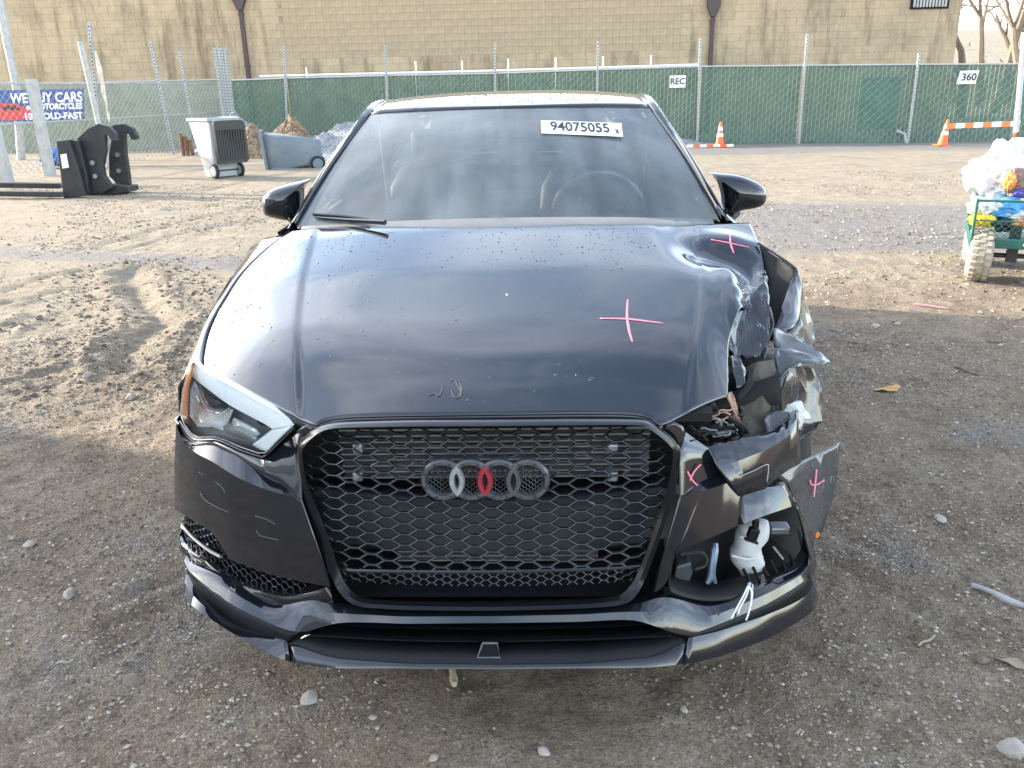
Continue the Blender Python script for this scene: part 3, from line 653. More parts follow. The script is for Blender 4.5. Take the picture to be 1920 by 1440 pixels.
# advertising banner behind the chain link
BY = 18.2; bt = thing('banner', 'blue banner advertising that cars are bought, behind the chain link fence', 'banner', tuple(aty(78, 230, BY)))
c4 = [aty(-30, 229, BY), aty(158, 225, BY), aty(156, 166, BY), aty(-30, 170, BY)]
m = MB(); m.prism(c4, (0, .02, 0)); m.build('sheet', banner_blue, bt)
def bann(px, py, txt, hpx, wpx, shear=.15):
    c = aty(px, py, BY-.012); k = 19.8/FPX; M = Matrix.Translation(Vector(c)) @ Matrix.Rotation(-ROLL*0, 4, 'Y') @ Matrix.Rotation(PI/2, 4, 'X')
    text_mesh('lettering', txt, hpx*k*1.38, M, refl_white, bt, .004, shear, .008, width=wpx*k)
bann(86, 184, 'WE BUY CARS', 17, 132); bann(101, 200, 'or MOTORCYCLES', 10, 104); bann(100, 218, '100-SOLD-FAST', 11, 106, 0)
m = MB(); m.prism([aty(x, y, BY-.012) for x, y in ((-28, 224), (30, 226), (58, 220), (62, 210), (48, 202), (28, 194), (2, 193), (-28, 200))], (0, .008, 0)); m.build('printed_car', banner_red, bt)
m = MB(); m.prism([aty(x, y, BY-.022) for x, y in ((2, 200), (25, 198), (38, 205), (5, 206))], (0, .006, 0)); m.build('printed_windscreen', ink, bt)
# blue bundle on the ground behind the wire
def blob(name, c, r, mat, label, cat, seed=0, sub=3, amp=.25, group=None, parent=None, squash=1):
    bm = bmesh.new(); bmesh.ops.create_icosphere(bm, subdivisions=sub, radius=1)
    for v in bm.verts:
        n1 = mnoise.noise(v.co*1.6+Vector((seed*3.1, 0, 0)))+.5*mnoise.noise(v.co*4+Vector((0, seed, 0))); v.co *= 1+amp*n1
        v.co = Vector((v.co.x*r[0], v.co.y*r[1], v.co.z*r[2]))
    o = mkbm(name, bm, mat, parent, True, 50); o.location = c
    return tag(o, label, cat, group) if label else o
p = gpt(50, 322); blob('tarp_bundle', (-10.4, 17.0, .25), (.3, .25, .22), tarp_blue, 'crumpled blue tarp bundle behind the chain link fence', 'tarp', 3, amp=.5)
# piles
def pile(px, py, w_, h, mat, label, cat, seed, name):
    p = aty(px, 250, py); p[2] = 0; n = 30; V = []; F = []
    for i in range(n+1):
        for j in range(n):
            r = i/n; a = 2*PI*j/n; x, y = r*w_*math.cos(a), r*w_*.7*math.sin(a); q = mnoise.noise(Vector((x*2.2, y*2.2, seed)))*.22+mnoise.noise(Vector((x*9, y*9, seed)))*.07
            V.append((p[0]+x, p[1]+y, h*(1-r)**1.15*(1+q)+h*.35*q*(1-r)-.03))
    F = [(i*n+j, i*n+(j+1) % n, (i+1)*n+(j+1) % n, (i+1)*n+j) for i in range(n) for j in range(n)]
    return tag(mk(name, V, F, mat, None, True, 60), label, cat)
pile(450, 20.7, 1.5, 1.05, gravel_grey, 'grey gravel heap behind the upright bin', 'gravel heap', 1, 'gravel_heap')
pile(478, 19.2, 1.0, .82, leaf_brown, 'brown leaf heap between the two bins', 'leaf heap', 2, 'leaf_heap')
pile(545, 20.2, 1.1, .98, leaf_brown, 'tall brown leaf heap behind the tipped bin', 'leaf heap', 3, 'leaf_heap')
pile(606, 18.6, 1.5, .60, gravel_grey, 'low grey gravel heap right of the tipped bin', 'gravel heap', 4, 'gravel_heap')
pile(655, 20.6, 2.4, .75, gravel_grey, 'long grey gravel bank along the fence beside the windscreen pillar', 'gravel heap', 5, 'gravel_heap')
pile(1270, 20.2, 1.4, .22, gravel_grey, 'low grey gravel ridge at the fence foot left of the cone', 'gravel heap', 6, 'gravel_heap')
p = gpt(1521, 268); blob('white_bag', (p[0], p[1], .06), (.16, .12, .07), bag_white, 'white plastic bag lying at the foot of the green fence', 'bag', 5)
g_ = gpt(352, 292); m = MB()
for k in range(3): m.tube([(g_[0]+.12*k-.1, g_[1], 0), (g_[0]+.1*k-.12, g_[1]+.05, .55-.08*k)], .05, 6)
tag(m.build('wood_scrap', rust_m, None, True), 'rusty brown scrap standing left of the upright bin', 'scrap')

# ---------------------------------------------------------------- wheelie bins
def local_thing(name, label, cat, M, group=None):
    o = bpy.data.objects.new(name, None); COL.objects.link(o); o.matrix_world = M; o.empty_display_size = .1; return tag(o, label, cat, group)
def ring(w_, d, z, r, n=5, cy=0.0):
    P = []
    for cx, cyy, a0 in ((w_/2-r, d/2-r, 0), (-w_/2+r, d/2-r, 90), (-w_/2+r, -d/2+r, 180), (w_/2-r, -d/2+r, 270)):
        for k in range(n): a = R(a0+90*k/(n-1)); P.append((cx+r*math.cos(a), cyy+r*math.sin(a)+cy, z))
    return P
def rings(name, L_, mat, parent, caps=(True, True), **kw):
    n = len(L_[0]); V = [p for q in L_ for p in q]; F = [(i*n+k, i*n+(k+1) % n, (i+1)*n+(k+1) % n, (i+1)*n+k) for i in range(len(L_)-1) for k in range(n)]
    if caps[0]: F.append(tuple(range(n-1, -1, -1)))
    if caps[1]: F.append(tuple((len(L_)-1)*n+k for k in range(n)))
    return mk(name, V, F, mat, parent, True, 40, **kw)
def bin_(label, M, mat, lidmat, lid_open):
    t = local_thing('wheelie_bin', label, 'bin', M, 'wheelie bins in the yard')
    rings('body', [ring(.44, .38, .03, .05, cy=.08), ring(.46, .42, .20, .05, cy=.07), ring(.468, .43, .205, .05, cy=.07), ring(.57, .68, .96, .06, cy=.02)], mat, t, (True, False), solid=.012)
    rings('rim', [ring(.585, .70, .95, .06, cy=.02), ring(.62, .74, .955, .06, cy=.02), ring(.63, .75, 1.0, .06, cy=.02), ring(.59, .70, 1.005, .06, cy=.02)], mat, t, (False, False), solid=.01)
    m = MB(); m.box((0, .02, .985), (.54, .64, .01)); m.build('bin_mouth_shade', black_void, t)  # black plate stands for the shade inside the open bin
    m = MB()
    for s in (-1, 1): m.tube([(s*.20, .36, .93), (s*.20, .44, .95)], .016, 6)
    m.tube([(-.27, .44, .95), (.27, .44, .95)], .017, 8); m.build('handle', mat, t, True)
    m = MB(); m.tube([(-.25, .27, .13), (.25, .27, .13)], .015, 8); m.build('axle', steel_dark, t, True)
    for s in (-1, 1):
        m = MB(); Mx = Matrix.Rotation(PI/2, 3, 'Y'); m.lathe([(.03, -.03), (.105, -.03), (.125, -.015), (.125, .015), (.105, .03), (.03, .03)], 22, Mx, (s*.25, .27, .125)); wh = m.build('wheel', rubber, t, True)
        m = MB(); m.lathe([(.02, -.034), (.085, -.034), (.085, .034), (.02, .034)], 16, Mx, (s*.25, .27, .125)); m.build('hub', mat, wh, True)
    if lid_open:
        lid = rings('lid', [[(x, .46+.02*math.sin(PI*(z-.2)/.75), z) for (x, z) in [(a, .96-(bb+.36)*.98) for a, bb, _ in ring(.62, .72, 0, .07)]], [(x*.96, .50+.05*math.sin(PI*(z-.2)/.75), z) for (x, z) in [(a, .96-(bb+.36)*.98) for a, bb, _ in ring(.62, .72, 0, .07)]]], lidmat, t)
        for k in range(11):
            x = -.25+.05*k; m = MB(); m.prism([(x-.012, .498, .30), (x+.012, .498, .30), (x+.012, .512, .33), (x+.012, .512, .80), (x+.012, .498, .83), (x-.012, .498, .83), (x-.012, .512, .80), (x-.012, .512, .33)][:4]+[(x-.012, .512, .80)], (0, .012, 0)) if False else m.box((x, .515, .56), (.022, .02, .50)); m.build('rib', lidmat, lid, bevel=.004)
    else:
        rings('lid', [ring(.62, .74, .0, .06), ring(.60, .72, .03, .06)], lidmat, t).matrix_local = Matrix.Translation((0, .33, .55)) @ Matrix.Rotation(R(97), 4, 'X')
    return t
p = gpt(398, 334); M = Matrix.Translation((p[0]+.05, p[1]+.25, p[2])) @ Matrix.Rotation(R(-128), 4, 'Z') @ Matrix.Scale(1.05, 4)
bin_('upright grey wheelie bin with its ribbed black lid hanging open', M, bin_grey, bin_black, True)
p = gpt(548, 315); B = Matrix(((0, 0, -1, 0), (1, 0, 0, 0), (0, -1, 0, 0), (0, 0, 0, 1)))
M = Matrix.Translation((p[0]+.60, p[1]+.3, p[2]+.42)) @ Matrix.Rotation(R(14), 4, 'Z') @ Matrix.Rotation(R(-4), 4, 'Y') @ B @ Matrix.Scale(1.2, 4)
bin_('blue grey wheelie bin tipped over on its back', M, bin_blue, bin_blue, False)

# ---------------------------------------------------------------- steel fork attachment
FY = 11.3
fk = thing('fork_attachment', 'black steel pallet fork attachment with two hooked plates', 'attachment', tuple(gpt(170, 365)))
def slab(name, poly, y, th, mat, parent, bevel=.01):
    m = MB(); m.prism([aty(a, b_, y) for a, b_ in poly], (0, th, 0)); return m.build(name, mat, parent, bevel=bevel)
slab('hook_plate', [(128, 264), (142, 262), (162, 242), (183, 232), (203, 237), (216, 250), (220, 263), (209, 266), (203, 254), (196, 254), (197, 285), (192, 312), (195, 330), (210, 352), (190, 364), (162, 358), (152, 320), (146, 278), (130, 277)], FY+.2, .10, steel_dark, fk)
slab('hook_plate', [(198, 248), (212, 234), (232, 232), (248, 240), (257, 256), (255, 262), (246, 262), (240, 250), (233, 252), (235, 290), (241, 330), (243, 353), (226, 358), (214, 340), (204, 330), (203, 290), (208, 262)], FY+.55, .10, steel_dark, fk)
slab('upright', [(105, 265), (128, 262), (147, 318), (160, 367), (119, 373)], FY, .16, steel_dark, fk)
slab('upright', [(130, 264), (146, 263), (162, 330), (166, 360), (158, 366)], FY+.08, .10, steel_dark, fk)
lb = slab('label_plate', [(113, 290), (124, 288), (129, 314), (117, 316)], FY-.012, .008, refl_white, fk, 0)
for (a, bq, c, y) in ((352, 108, 345, FY+.5), (366, 112, 361, FY-.05)):
    slab('fork_tine', [(-90, c-3), (bq, c-1), (bq+14, c+6), (bq, c+9), (-90, c+6)], y, .12, steel_dark, fk)
slab('base_bar', [(118, 356), (205, 346), (240, 350), (243, 360), (160, 372), (118, 373)], FY+.3, .35, steel_dark, fk)
for a, b_ in ((175, 305), (180, 330), (222, 290), (224, 320)):
    c = aty(a, b_, FY+.19 if a < 200 else FY+.54); m = MB(); m.lathe([(.035, 0), (.035, .04)], 12, Matrix.Rotation(PI/2, 3, 'X'), tuple(c)); m.build('bolt', grey_metal, fk, True)

# ---------------------------------------------------------------- cones, barrier boards, post
def cone(px, py, label, lean):
    p = gpt(px, py); M = Matrix.Translation(Vector(p)) @ Matrix.Rotation(lean, 4, 'Y'); M = M @ Matrix.Scale(.82, 4); t = local_thing('traffic_cone', label, 'traffic cone', M, 'orange traffic cones by the fence')
    m = MB(); m.box((0, 0, .02), (.36, .36, .04)); m.build('base', cone_m, t, bevel=.012)
    m = MB(); m.lathe([(.135, .04), (.13, .06), (.035, .68), (.03, .71), (.02, .71)], 20); m.build('body', cone_m, t, True)
    for z0, z1 in ((.30, .40), (.47, .58)):
        r = lambda z: .13-(z-.06)*.095/.62+.003
        m = MB(); m.lathe([(r(z0)-.004, z0), (r(z0), z0+.002), (r(z1), z1-.002), (r(z1)-.004, z1)], 20); m.build('reflective_band', refl_white, t, True)
cone(1349, 276, 'orange cone with white bands standing beside the car roof', 0)
cone(1766, 274, 'orange cone leaning at the barrier board by the 360 sign', R(6))
def board(P0, P1, label, h=.13):
    t = thing('barrier_board', label, 'barrier', tuple((P0+P1)/2), 'striped barrier boards'); n = 8; d = (P1-P0)
    for k in range(n):
        a, b_ = P0+d*k/n, P0+d*(k+1)/n; m = MB(); m.prism([a, b_, b_+(0, 0, h), a+(0, 0, h)], (0, .03, 0)); m.build('stripe', cone_m if k % 2 == 0 else refl_white, t)
board(aty(1775, 241, 17.9), aty(1912, 236, 17.2), 'orange and white striped board held between leaning cone and post', .10)
board(gpt(1275, 278)+(0, 0, .02), gpt(1375, 277)+(0, 0, .02), 'orange and white striped board lying on the ground by the cone', .06)
m = MB(); pb = gpt(1905, 292); m.tube([aty(1905, 250, pb[1]), aty(1921, 60, pb[1])], .05, 8); po = thing('corner_post', 'grey steel post with rusty foot at the right edge', 'post', tuple(pb)); m.build('shaft', galv, po, True)
m = MB(); m.tube([pb-(0, 0, .05), aty(1904, 270, pb[1]), aty(1905, 248, pb[1])], [.06, .058, .055], 8); m.build('rusty_foot', rust_m, po, True)

# ---------------------------------------------------------------- garden cart with rubbish
CY = 4.62
ct = thing('garden_cart', 'green mesh garden cart heaped with bags at the right edge', 'cart', tuple(gpt(1850, 535)))
cp_ = lambda px, py, y: aty(px, py, y)
D = .95                                                              # the bed runs away from the camera
def bar(P, rad, name, parent, mat=cart_green): return MB().tube(P, rad, 8).build(name, mat, parent, True)
x0, x1 = aty(1822, 445, CY)[0], aty(1822, 445, CY)[0]+1.05; zb = float(aty(1822, 450, CY)[2]); zt = float(aty(1826, 376, CY)[2])
m = MB(); m.box(((x0+x1)/2, CY+D/2, zb), (x1-x0, D, .02)); m.build('bed', cart_green, ct)
m = MB(); m.prism([(x0-.01, CY-.02, zb-.05), (x1, CY-.02, zb-.05), (x1, CY-.02, zb+.02), (x0-.01, CY-.02, zb+.02)], (0, .03, 0)); m.build('bed_lip', cart_green, ct, bevel=.006)
m = MB(); m.prism([(x0-.012, CY+.012, zb-.05), (x0-.012, CY+D, zb-.05), (x0-.012, CY+D, zb+.02), (x0-.012, CY+.012, zb+.02)], (.03, 0, 0)); m.build('bed_lip', cart_green, ct, bevel=.006)
for (xa, ya) in ((x0, CY), (x0, CY+D), (x1, CY), ((x0+x1)/2, CY)): bar([(xa, ya, zb), (xa, ya, zt+.22 if (xa == x0 and ya > CY) else zt)], .011, 'side_post', ct)
for z in (zt, (zt+zb)/2):
    bar([(x0, CY, z), (x1, CY, z)], .009 if z == zt else .004, 'side_rail', ct); bar([(x0, CY, z), (x0, CY+D, z)], .009 if z == zt else .004, 'side_rail', ct)
def mesh_panel(P, ax, ln, h, parent):
    V = []; F = []; k = 0; per = .045
    for sgn in (1, -1):
        s = -h
        while s < ln+h:
            a, b_ = (s, 0), (s+sgn*h, h)
            if sgn < 0: a, b_ = (s, 0), (s-h, h)
            ta = np.clip([0, 1], 0, 1); 
            (sa, za), (sb, z_b) = a, b_
            if sa > sb: (sa, za), (sb, z_b) = (sb, z_b), (sa, za)
            if sb > 0 and sa < ln:
                f0 = max(0, (0-sa)/(sb-sa)); f1 = min(1, (ln-sa)/(sb-sa))
                p0 = P+ax*(sa+(sb-sa)*f0)+np.array([0, 0, za+(z_b-za)*f0]); p1 = P+ax*(sa+(sb-sa)*f1)+np.array([0, 0, za+(z_b-za)*f1])
                if np.linalg.norm(p1-p0) > .01:
                    mb.tube([p0, p1], .0022, 4, False)
            s += per
mb = MB(); mesh_panel(np.array([x0, CY, zb+.02]), np.array([1., 0, 0]), x1-x0, (zt-zb)*.48, ct); mesh_panel(np.array([x0, CY, zb+.02]), np.array([0, 1., 0]), D, (zt-zb)*.9, ct); tag(mb.build('wire_mesh', cart_green, ct), kind='stuff')
def tyre(c, r, w_, parent, mat, rimm, axis='X', n=30):
    Mx = Matrix.Rotation(PI/2, 3, 'Y'); m = MB(); m.lathe([(r*.55, -w_*.42), (r*.86, -w_*.5), (r*.97, -w_*.36), (r, -w_*.12), (r, w_*.12), (r*.97, w_*.36), (r*.86, w_*.5), (r*.55, w_*.42)], n, Mx, c); wh = m.build('wheel', mat, parent, True, 50)
    m = MB(); m.lathe([(r*.12, -w_*.44), (r*.2, -w_*.3), (r*.56, -w_*.3), (r*.56, w_*.3), (r*.2, w_*.3), (r*.12, w_*.44)], 20, Mx, c); m.build('rim', rimm, wh, True)
    return wh
for (wx, wy) in ((x0+.075, CY+.12), (x0+.075, CY+D-.15), (x1-.05, CY+.12), (x1-.05, CY+D-.15)):
    wh = tyre((wx, wy, .20), .20, .155, ct, tyre_tan, steel_dark); kb = MB()
    for k in range(26):
        for q in (-1, 0, 1):
            a = 2*PI*(k+.5*(q % 2))/26; Mq = Matrix.Rotation(-a, 3, 'X'); kb.box(Vector((wx+q*.046, wy, .20))+Mq @ Vector((0, 0, .20)), (.034, .028, .014), Mq)
    kb.build('tread_blocks', tyre_tan, wh)
m = MB(); ax_ = aty(1850, 470, CY); m.box((x0+.28, CY+.1, (zb+.19)/2+.03), (.07, .06, zb-.05)); m.build('axle_bracket', steel_dark, ct)
bar([(x0+.1, CY+.12, .19), (x1-.1, CY+.12, .19)], .018, 'axle', ct, steel_dark); bar([(x0+.1, CY+D-.15, .19), (x1-.1, CY+D-.15, .19)], .018, 'axle', ct, steel_dark)
bar([(x0+.33, CY-.035, zb-.01), (x0+.36, CY-.05, zb-.04), (x0+.40, CY-.05, zb-.01), (x0+.44, CY-.05, zb-.04), (x0+.48, CY-.035, zb)], .006, 'tie_cord', ct, rope_m)
def bag(px, py, dy, r, mat, label, seed, amp=.5, cat='bag', name='plastic_bag'):
    c = aty(px, py, CY+dy); bm = bmesh.new(); bmesh.ops.create_icosphere(bm, subdivisions=4, radius=1)
    for v in bm.verts:
        q = v.co.copy(); n1 = abs(mnoise.noise(q*1.7+Vector((seed, 1, 2))))*1.2-.25; n2 = abs(mnoise.noise(q*4.5+Vector((2, seed, 0)))); n3 = abs(mnoise.noise(q*9+Vector((seed, seed, 3)))); v.co *= 1+amp*n1-.26*n2-.12*n3
        if q.z > .2: v.co.z += .35*amp*max(0, mnoise.noise(q*2.5+Vector((0, 5, seed))))
        v.co = Vector((v.co.x*r[0], v.co.y*r[1], v.co.z*r[2]))
    o = mkbm(name, bm, mat, None, True, 18); o.location = c; tag(o, label, cat, 'rubbish heaped in the cart')
bag(1866, 335, .35, (.22, .22, .20), bag_white, 'large white bag on top of the cart load at its left', 1)
bag(1900, 312, .60, (.24, .2, .22), bag_white, 'white bag standing highest on the cart load', 2, .7)
bag(1885, 392, .14, (.20, .11, .08), bag_blue, 'bright blue bag inside the cart behind the top rail', 3)
bag(1845, 388, .12, (.12, .10, .07), bag_white, 'small white bag inside the cart at its left corner', 4)
bag(1842, 412, .10, (.09, .09, .06), bag_yellow, 'yellow packet behind the cart mesh at the left corner', 5, .3, 'packet', 'packet')
bag(1872, 420, .09, (.13, .08, .055), bin_black, 'black bag behind the cart mesh', 6)
bag(1906, 418, .10, (.13, .08, .05), bag_orange, 'orange packet behind the cart mesh at the right', 7, .3, 'packet', 'packet')
bag(1905, 402, .11, (.11, .09, .05), bag_white, 'white bag under the blue bag at the right edge', 8)
bag(1912, 345, .16, (.13, .09, .11), bag_brown, 'brown printed packet sticking up at the right of the cart', 9, .3, 'packet', 'packet')
bag(1892, 340, .12, (.045, .06, .07), bag_orange, 'orange packet leaning on the large white bag', 10, .3, 'packet', 'packet')
bag(1918, 360, .10, (.07, .05, .035), bag_purple, 'violet packet at the right edge of the cart load', 11, .3, 'packet', 'packet')

_pv = Matrix.Translation((x0, CY, 0)) @ Matrix.Rotation(R(-24), 4, 'Z') @ Matrix.Translation((-x0, -CY, 0)); ct.matrix_world = _pv @ WM[ct.name]
bag(1990, 350, .30, (.22, .2, .17), bag_white, 'white bag in the part of the cart outside the picture', 12)
bag(2010, 400, .12, (.2, .14, .09), bag_blue, 'blue bag in the part of the cart outside the picture', 13)
bag(1968, 415, .16, (.16, .16, .07), bag_brown, 'brown packet in the part of the cart outside the picture', 14, .3, 'packet', 'packet')
# ---------------------------------------------------------------- bare trees right of the building
def bare_tree(x, y, h, seed, label):
    g = random.Random(seed); t = thing('bare_tree', label, 'tree', (x, y, 0), 'bare trees beyond the building'); trunk = MB(); crown = MB()
    def grow(p, d, ln, r, lvl):
        n = 4; pts = [p]; rad = [r]; q = p.copy(); dd = d.copy()
        for i in range(n):
            dd = (dd+Vector((g.gauss(0, .12), g.gauss(0, .12), g.gauss(.03, .06)))).normalized(); q = q+dd*ln/n; pts.append(q.copy()); rad.append(r*(1-.55*(i+1)/n))
        (trunk if lvl == 0 else crown).tube(pts, rad, 7 if lvl < 2 else 3, lvl < 2)
        if lvl < 5:
            for k in range(3 if lvl < 4 else 2):
                i = g.randint(2, n); a = g.uniform(0, 2*PI); s = g.uniform(.45, .85); side = dd.orthogonal().normalized(); side.rotate(Matrix.Rotation(a, 3, dd))
                grow(pts[i].copy(), (dd+side*s).normalized(), ln*g.uniform(.55, .8), rad[i]*.75, lvl+1)
    grow(Vector((x, y, ground_z(x, y)-.1)), Vector((g.gauss(0, .05), 0, 1)), h*.38, h*.022, 0)
    trunk.build('trunk', bark, t, True); tag(crown.build('crown', bark, t, True), kind='stuff')
for i, (px, y, h, lab) in enumerate(((1812, 33, 9, 'slim bare tree just right of the block building'), (1868, 37, 11, 'tall bare tree in the top right corner'), (1925, 34, 10, 'bare tree at the right edge behind the fence'), (1840, 46, 12, 'distant bare tree farthest back at the top right'), (1795, 52, 12, 'thin bare tree touching the end of the building wall'), (1890, 50, 13, 'far bare tree between the two tall ones at the top right'), (1945, 44, 12, 'bare tree beyond the right edge of the picture'))):
    q = aty(px, 150, y); bare_tree(q[0], q[1], h, 20+i, lab)

V = []; F = []; g = random.Random(9)                                # dry scrub covering the bank behind the fence
for k in range(5200):
    x = g.uniform(8, 60); y = g.uniform(40, 62); z = float(ground_z(x, y))+g.random()**1.6*3.4*(.7+.5*mnoise.noise(Vector((x*.25, y*.25, 0)))); a = g.uniform(0, PI); h = g.uniform(.15, .5); q = Vector((math.cos(a), math.sin(a), g.uniform(-.4, .8)))*h; n_ = Vector((-math.sin(a), math.cos(a), g.uniform(-.5, .5)))*.035
    b0 = len(V); c = Vector((x, y, z)); V += [c-q, c+n_, c+q, c-n_]; F.append((b0, b0+1, b0+2, b0+3))
scrub = mk('scrub', V, F, bark, None, False); tag(scrub, 'dry brown scrub on the bank beyond the fence at the right', 'scrub', kind='stuff')
# unseen building block added far to the left to shade the foreground
sh = thing('shade_block', 'unseen pale building block added far left to shade the foreground', 'building', (-16.0, -4.5, 0))
m = MB(); m.box((-16.0, -4.4, 2.35), (8.0, 19.4, 4.7)); m.build('wall', shade_block_m, sh)
m = MB(); m.prism([(-20.2, -14.3, 4.71), (-11.8, -14.3, 4.71), (-16, -14.3, 5.6)], (0, 19.8, 0)); m.build('roof', pipe_brown, sh)
for k in range(3):
    y = -11+k*6; m = MB(); m.box((-11.985, y, 1.6), (.06, 3.0, 3.2)); dr = m.build('door', post_white, sh)
    m = MB(); m.box((-11.93, y+1.1, 1.1), (.05, .14, .05)); m.build('handle', steel_dark, dr)

# ================================================================== the wrecked car (x to the right, y towards its tail, z up)
car = thing('wrecked_car', 'black saloon car with crushed front corner and bent bonnet', 'car', (0, 2.2, 0))
yb = smooth_table([0, .2, .35, .5, .62, .72, .80, .86, .90, .915], [.045, .052, .072, .118, .182, .258, .34, .425, .50, .80], .02)
def Ys(x, z, dy=0.0): return yb(abs(x)*(1-.035*np.clip((.64-z)/.14, 0, 1)))+.12*(z-.3)+dy
def S(px, py, dy=0.0):
    """where the ray of a pixel meets the nose surface, dy behind it"""
    d = ray(px, py); t = (np.linspace(-.2, 1.1, 1300)-CAM[1])/d[1]; P = CAM[None]+t[:, None]*d[None]
    f = P[:, 1]-Ys(P[:, 0], P[:, 2], dy); k = int(np.searchsorted(P[:, 1], .56)); f = f[:k]; i = int(np.argmax(f > 0))
    if f.max() <= 0: return P[int(np.argmax(f))]
    if i == 0: return P[0]
    a = f[i-1]/(f[i-1]-f[i]); return P[i-1]*(1-a)+P[i]*a
def SL(line, dy, k=4): 
    """control pixels -> dense 3-D line on the nose; dy a number or one per control point"""
    dys = dy if isinstance(dy, (list, tuple)) else [dy]*len(line)
    return [S(q[0], q[1], q[2]) for q in dens([(a, b_, d) for (a, b_), d in zip(line, dys)], k)]
def SM(line, dy, k=4, sig=.022, xr=None):
    """as SL, but faired: height is a smooth function of x and the plan follows the nose exactly"""
    dys = dy if isinstance(dy, (list, tuple)) else [dy]*len(line)
    P = np.array([S(a, b_, d) for (a, b_), d in zip(line, dys)]); o_ = np.argsort(P[:, 0]); zt = smooth_table(P[o_, 0], P[o_, 2], sig); dt_ = smooth_table(P[o_, 0], np.array(dys)[o_], sig)
    n = (len(line)-1)*k+1; t = np.linspace(0, 1, n); xs = P[o_[0], 0]+(P[o_[-1], 0]-P[o_[0], 0])*t; return [np.array([x, Ys(x, float(zt(x)), float(dt_(x))), float(zt(x))]) for x in xs]
def mirror(rows): return [[np.array([-p[0], p[1], p[2]]) for p in r] for r in rows]

# ---- bonnet
zc = smooth_table([.0, .08, .13, .22, .35, .5, .8, 1.15, 1.4], [.715, .735, .753, .791, .832, .870, .938, 1.006, 1.04], .035)
ha = smooth_table([.0, .1, .2, .35, .5, .8, 1.3], [.18, .18, .19, .16, .128, .075, .045], .05)
hp = smooth_table([.0, .1, .25, .5, .8, 1.3], [2.2, 2.2, 2.5, 4.4, 4.6, 3.0], .05)
hr = smooth_table([.0, .17, .52, .8, 1.15, 1.3], [.40, .432, .522, .575, .625, .645], .05)
def hood_z(x, y, crush=True):
    ax = abs(x); z = zc(y)-ha(y)*min(1.25, ax/.78)**hp(y)
    k = np.clip((hr(y)+.010-ax)/.020, 0, 1); k = k*k*(3-2*k); z -= .0060*k*np.clip((y-.14)/.12, 0, 1)
    if crush and x > .42:
        m = np.clip((x-.46)/.16, 0, 1); m = m*m*(3-2*m)
        e = np.clip((x-.60)/.10, 0, 1)*np.clip((1.02-y)/.2, 0, 1); e = e*e*(3-2*e)
        def cr(a, b_, w_): d = a*x+b_*y; q = (d/w_) % 1.0; return abs(q-.5)*2
        fold = .030*math.exp(-(((x-.60)-.10*(y-.55))/.045)**2)-.045*math.exp(-(((x-.70)-.16*(y-.6))/.045)**2)+.03*math.exp(-(((x-.80)+.05*(y-.6))/.03)**2)
        z += m*(.022*math.sin(7.5*y+5*x)*.5-.03*math.exp(-((x-.68)/.13)**2-((y-.98)/.09)**2)+.018*math.exp(-((x-.72)/.10)**2-((y-1.10)/.07)**2)-.02*math.exp(-((x-.60)/.07)**2-((y-.42)/.16)**2))
        z += e*(fold+.018*mnoise.noise(Vector((x*16, y*9, 0)))+.010*mnoise.noise(Vector((x*42, y*22, 3)))+.007*cr(8, 3, 1.0)*m)
        z += .020*np.clip((x-.62)/.15, 0, 1)*np.clip((.95-y)/.5, 0, 1)
    return float(z)
def H(px, py, lift=0.0, crush=False):
    d = ray(px, py); lo, hi = (-.1-CAM[1])/d[1], (1.7-CAM[1])/d[1]; prev = None
    for t in np.linspace(lo, hi, 400):
        p = CAM+t*d
        if p[2]-hood_z(p[0], p[1], crush)-lift < 0:
            if prev is None: return p
            a, b_ = prev, t
            for _ in range(18):
                mdl = (a+b_)/2; p = CAM+mdl*d
                if p[2]-hood_z(p[0], p[1], crush)-lift < 0: b_ = mdl
                else: a = mdl
            return CAM+b_*d
        prev = t
    return p
NU, NV = 220, 84
front = resample(np.array([H(a, b_)[:2] for a, b_ in dens([(383, 692), (434, 719), (488, 749), (545, 779), (588, 797), (604, 790), (640, 783.5), (720, 780), (915, 777), (1110, 775), (1190, 777), (1222, 785), (1243, 796), (1300, 768), (1366, 736)], 6)]), NU)
rear = resample(np.array([H(a, b_)[:2] for a, b_ in dens([(548, 432), (600, 427), (700, 423), (930, 421), (1150, 421), (1300, 420), (1405, 423)], 6)]), NU)
left = resample(np.array([H(a, b_)[:2] for a, b_ in dens([(383, 692), (384, 660), (397, 611), (429, 551), (461, 505), (510, 458), (548, 432)], 6)]), NV)
right = resample(np.array([H(a, b_)[:2] for a, b_ in dens([(1366, 736), (1367, 700), (1367, 660), (1369, 625), (1384, 592), (1410, 566), (1434, 540), (1438, 510), (1426, 465), (1405, 423)], 6)]), NV)
HG = np.zeros((NV, NU, 3))
for j in range(NV):
    v = j/(NV-1)
    for i in range(NU):
        u = i/(NU-1)
        p = (1-v)*front[i]+v*rear[i]+(1-u)*left[j]+u*right[j]-((1-u)*(1-v)*front[0]+u*(1-v)*front[-1]+(1-u)*v*rear[0]+u*v*rear[-1])
        HG[j, i] = (p[0], p[1], hood_z(p[0], p[1]))
hood = mk('bonnet', HG.reshape(-1, 3), grid_faces(NV, NU), paint, car, True, 30, solid=.006)
me = hood.data; me.materials.append(scraped)
for pgn in me.polygons:
    c = pgn.center
    if c.x > .665 and c.y < .90+.05*math.sin(c.x*40): pgn.material_index = 1
sk_ = MB()                                                           # turned-down front flange of the bonnet
FR = [HG[0, i] for i in range(16, NU-32)]
loft('bonnet_flange', [[p+(0, .004, -.004) for p in FR], [p+(0, .012, -.022) for p in FR], [p+(0, .05, -.03) for p in FR]], paint, car, .003)
